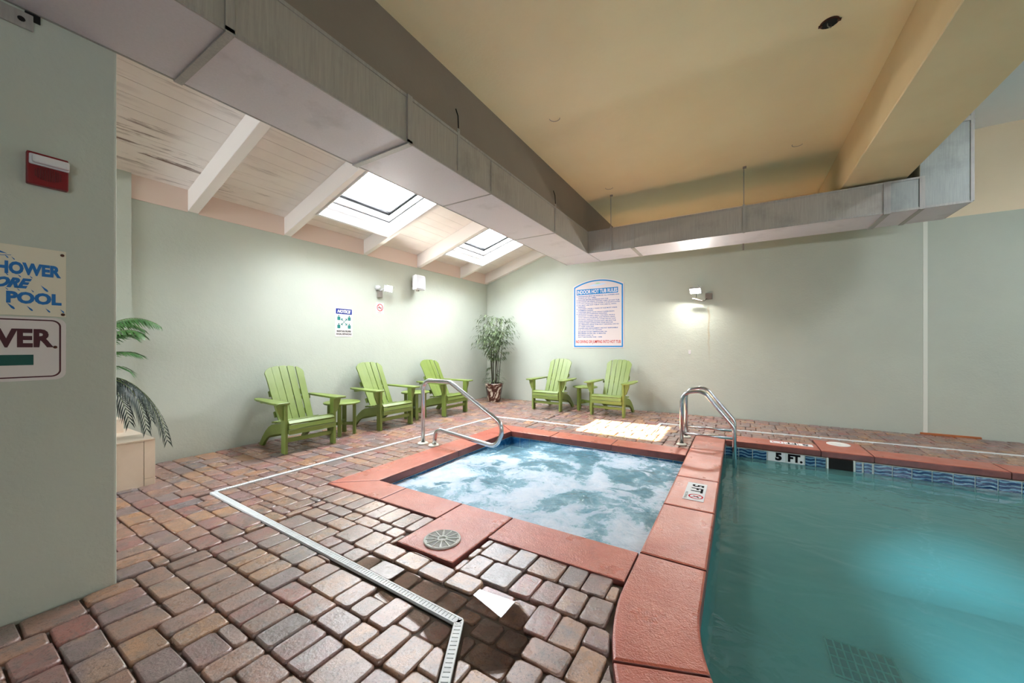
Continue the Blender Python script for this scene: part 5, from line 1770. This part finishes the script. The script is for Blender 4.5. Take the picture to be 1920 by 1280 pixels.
for k in range(7):
    a = math.radians(175 + k * 28)
    frond((-4.80, 0.74, 1.0), (-4.80 + 0.25 * math.cos(a), 0.74 + 0.25 * math.sin(a), 1.45), (-4.80 + 0.45 * math.cos(a), 0.70 + 0.5 * math.sin(a), 1.1 + 0.08 * (k % 3)), 0.18, 'palm_leaf', 18, 0.5, 20 + k)

# ================================================================== POTTED BAMBOO
bx, by = -4.72, 6.98
bam = thing('potted_bamboo', 'tall leafy bamboo in a brown glazed pot in the corner', 'potted plant', (bx, by, 0.003))
MB().lathe([(0.125, 0.003), (0.140, 0.02), (0.185, 0.30), (0.205, 0.385), (0.212, 0.410), (0.205, 0.420), (0.190, 0.415), (0.180, 0.375), (0.001, 0.372)], (bx, by, 0), 10, smooth=False).build('pot', 'glazed_pot', bam)
MB().lathe([(0.178, 0.373), (0.12, 0.385), (0.001, 0.390)], (bx, by, 0), 16).build('soil', 'soil', bam)
stems = []
rb = random.Random(5)
for k in range(11):
    a = 2 * math.pi * k / 11
    r0 = rb.uniform(0.02, 0.10)
    h = rb.uniform(1.45, 1.92)
    lean = rb.uniform(0.04, 0.16)
    p0 = Vector((bx + r0 * math.cos(a), by + r0 * math.sin(a), 0.37))
    p1 = Vector((bx + (r0 + lean * 0.35) * math.cos(a), by + (r0 + lean * 0.35) * math.sin(a), 0.37 + (h - 0.37) * 0.5))
    p2 = Vector((bx + (r0 + lean) * math.cos(a), by + (r0 + lean) * math.sin(a), h))
    pts = [p0 * (1 - t) ** 2 + p1 * 2 * t * (1 - t) + p2 * t * t for t in [q / 12 for q in range(13)]]
    MB().tube(pts, 0.008, 6, radii=[0.0095 - 0.0055 * q / 12 for q in range(13)]).build('cane', 'bamboo_stem', bam)
    stems.append(pts)
fol = MB()
def leaf(b, p, d, L, w, dr):
    d = d.normalized()
    s = d.cross(Vector((0, 0, 1)))
    if s.length < 0.05: s = Vector((1, 0, 0))
    s.normalize()
    p1 = p + d * L * 0.45
    d2 = (d + Vector((0, 0, -dr))).normalized()
    p2 = p1 + d2 * L * 0.55
    v = [b.bm.verts.new(q) for q in (p, p1 + s * w, p2, p1 - s * w, p1 + Vector((0, 0, 0.004)))]
    b.bm.faces.new((v[0], v[4], v[1]))
    b.bm.faces.new((v[1], v[4], v[2]))
    b.bm.faces.new((v[2], v[4], v[3]))
    b.bm.faces.new((v[3], v[4], v[0]))
for pts in stems:
    for q in range(len(pts)):
        z = pts[q].z
        dens = 0
        if z > 1.62: dens = 3
        elif z > 1.22: dens = 5
        elif z > 0.92: dens = 2
        elif 0.62 < z < 0.75: dens = 1 if rb.random() < 0.4 else 0
        for w in range(dens):
            a = rb.uniform(0, 2 * math.pi)
            bl = rb.uniform(0.12, 0.52) if z > 1.2 else rb.uniform(0.06, 0.26)
            if z > 1.75: bl *= 0.7
            d = Vector((math.cos(a), math.sin(a), rb.uniform(0.1, 0.7)))
            e_ = pts[q] + d.normalized() * bl
            e_.z -= bl * bl * 0.5
            e_.x = max(e_.x, XL + 0.06)
            e_.y = min(e_.y, YB - 0.06)
            for u_ in range(6):
                t = 0.45 + 0.55 * u_ / 5
                p = pts[q].lerp(e_, t)
                aa = a + rb.uniform(-1.0, 1.0)
                leaf(fol, p, Vector((math.cos(aa), math.sin(aa), rb.uniform(-0.9, 0.15))), rb.uniform(0.09, 0.17), rb.uniform(0.007, 0.012), rb.uniform(0.4, 1.2))
for k in range(60):
    a = rb.uniform(0, 2 * math.pi)
    r = rb.uniform(0.05, 0.2)
    p = Vector((bx + r * math.cos(a), by + r * math.sin(a), 0.42 + rb.uniform(0, 0.12)))
    leaf(fol, p, Vector((math.cos(a), math.sin(a), rb.uniform(-0.3, 0.6))), rb.uniform(0.08, 0.15), 0.009, 0.8)
for v in fol.bm.verts:
    v.co.x = max(v.co.x, XL + 0.03)
    v.co.y = min(v.co.y, YB - 0.03)
o = fol.build('foliage', 'bamboo_leaf', bam)
o['kind'] = 'stuff'
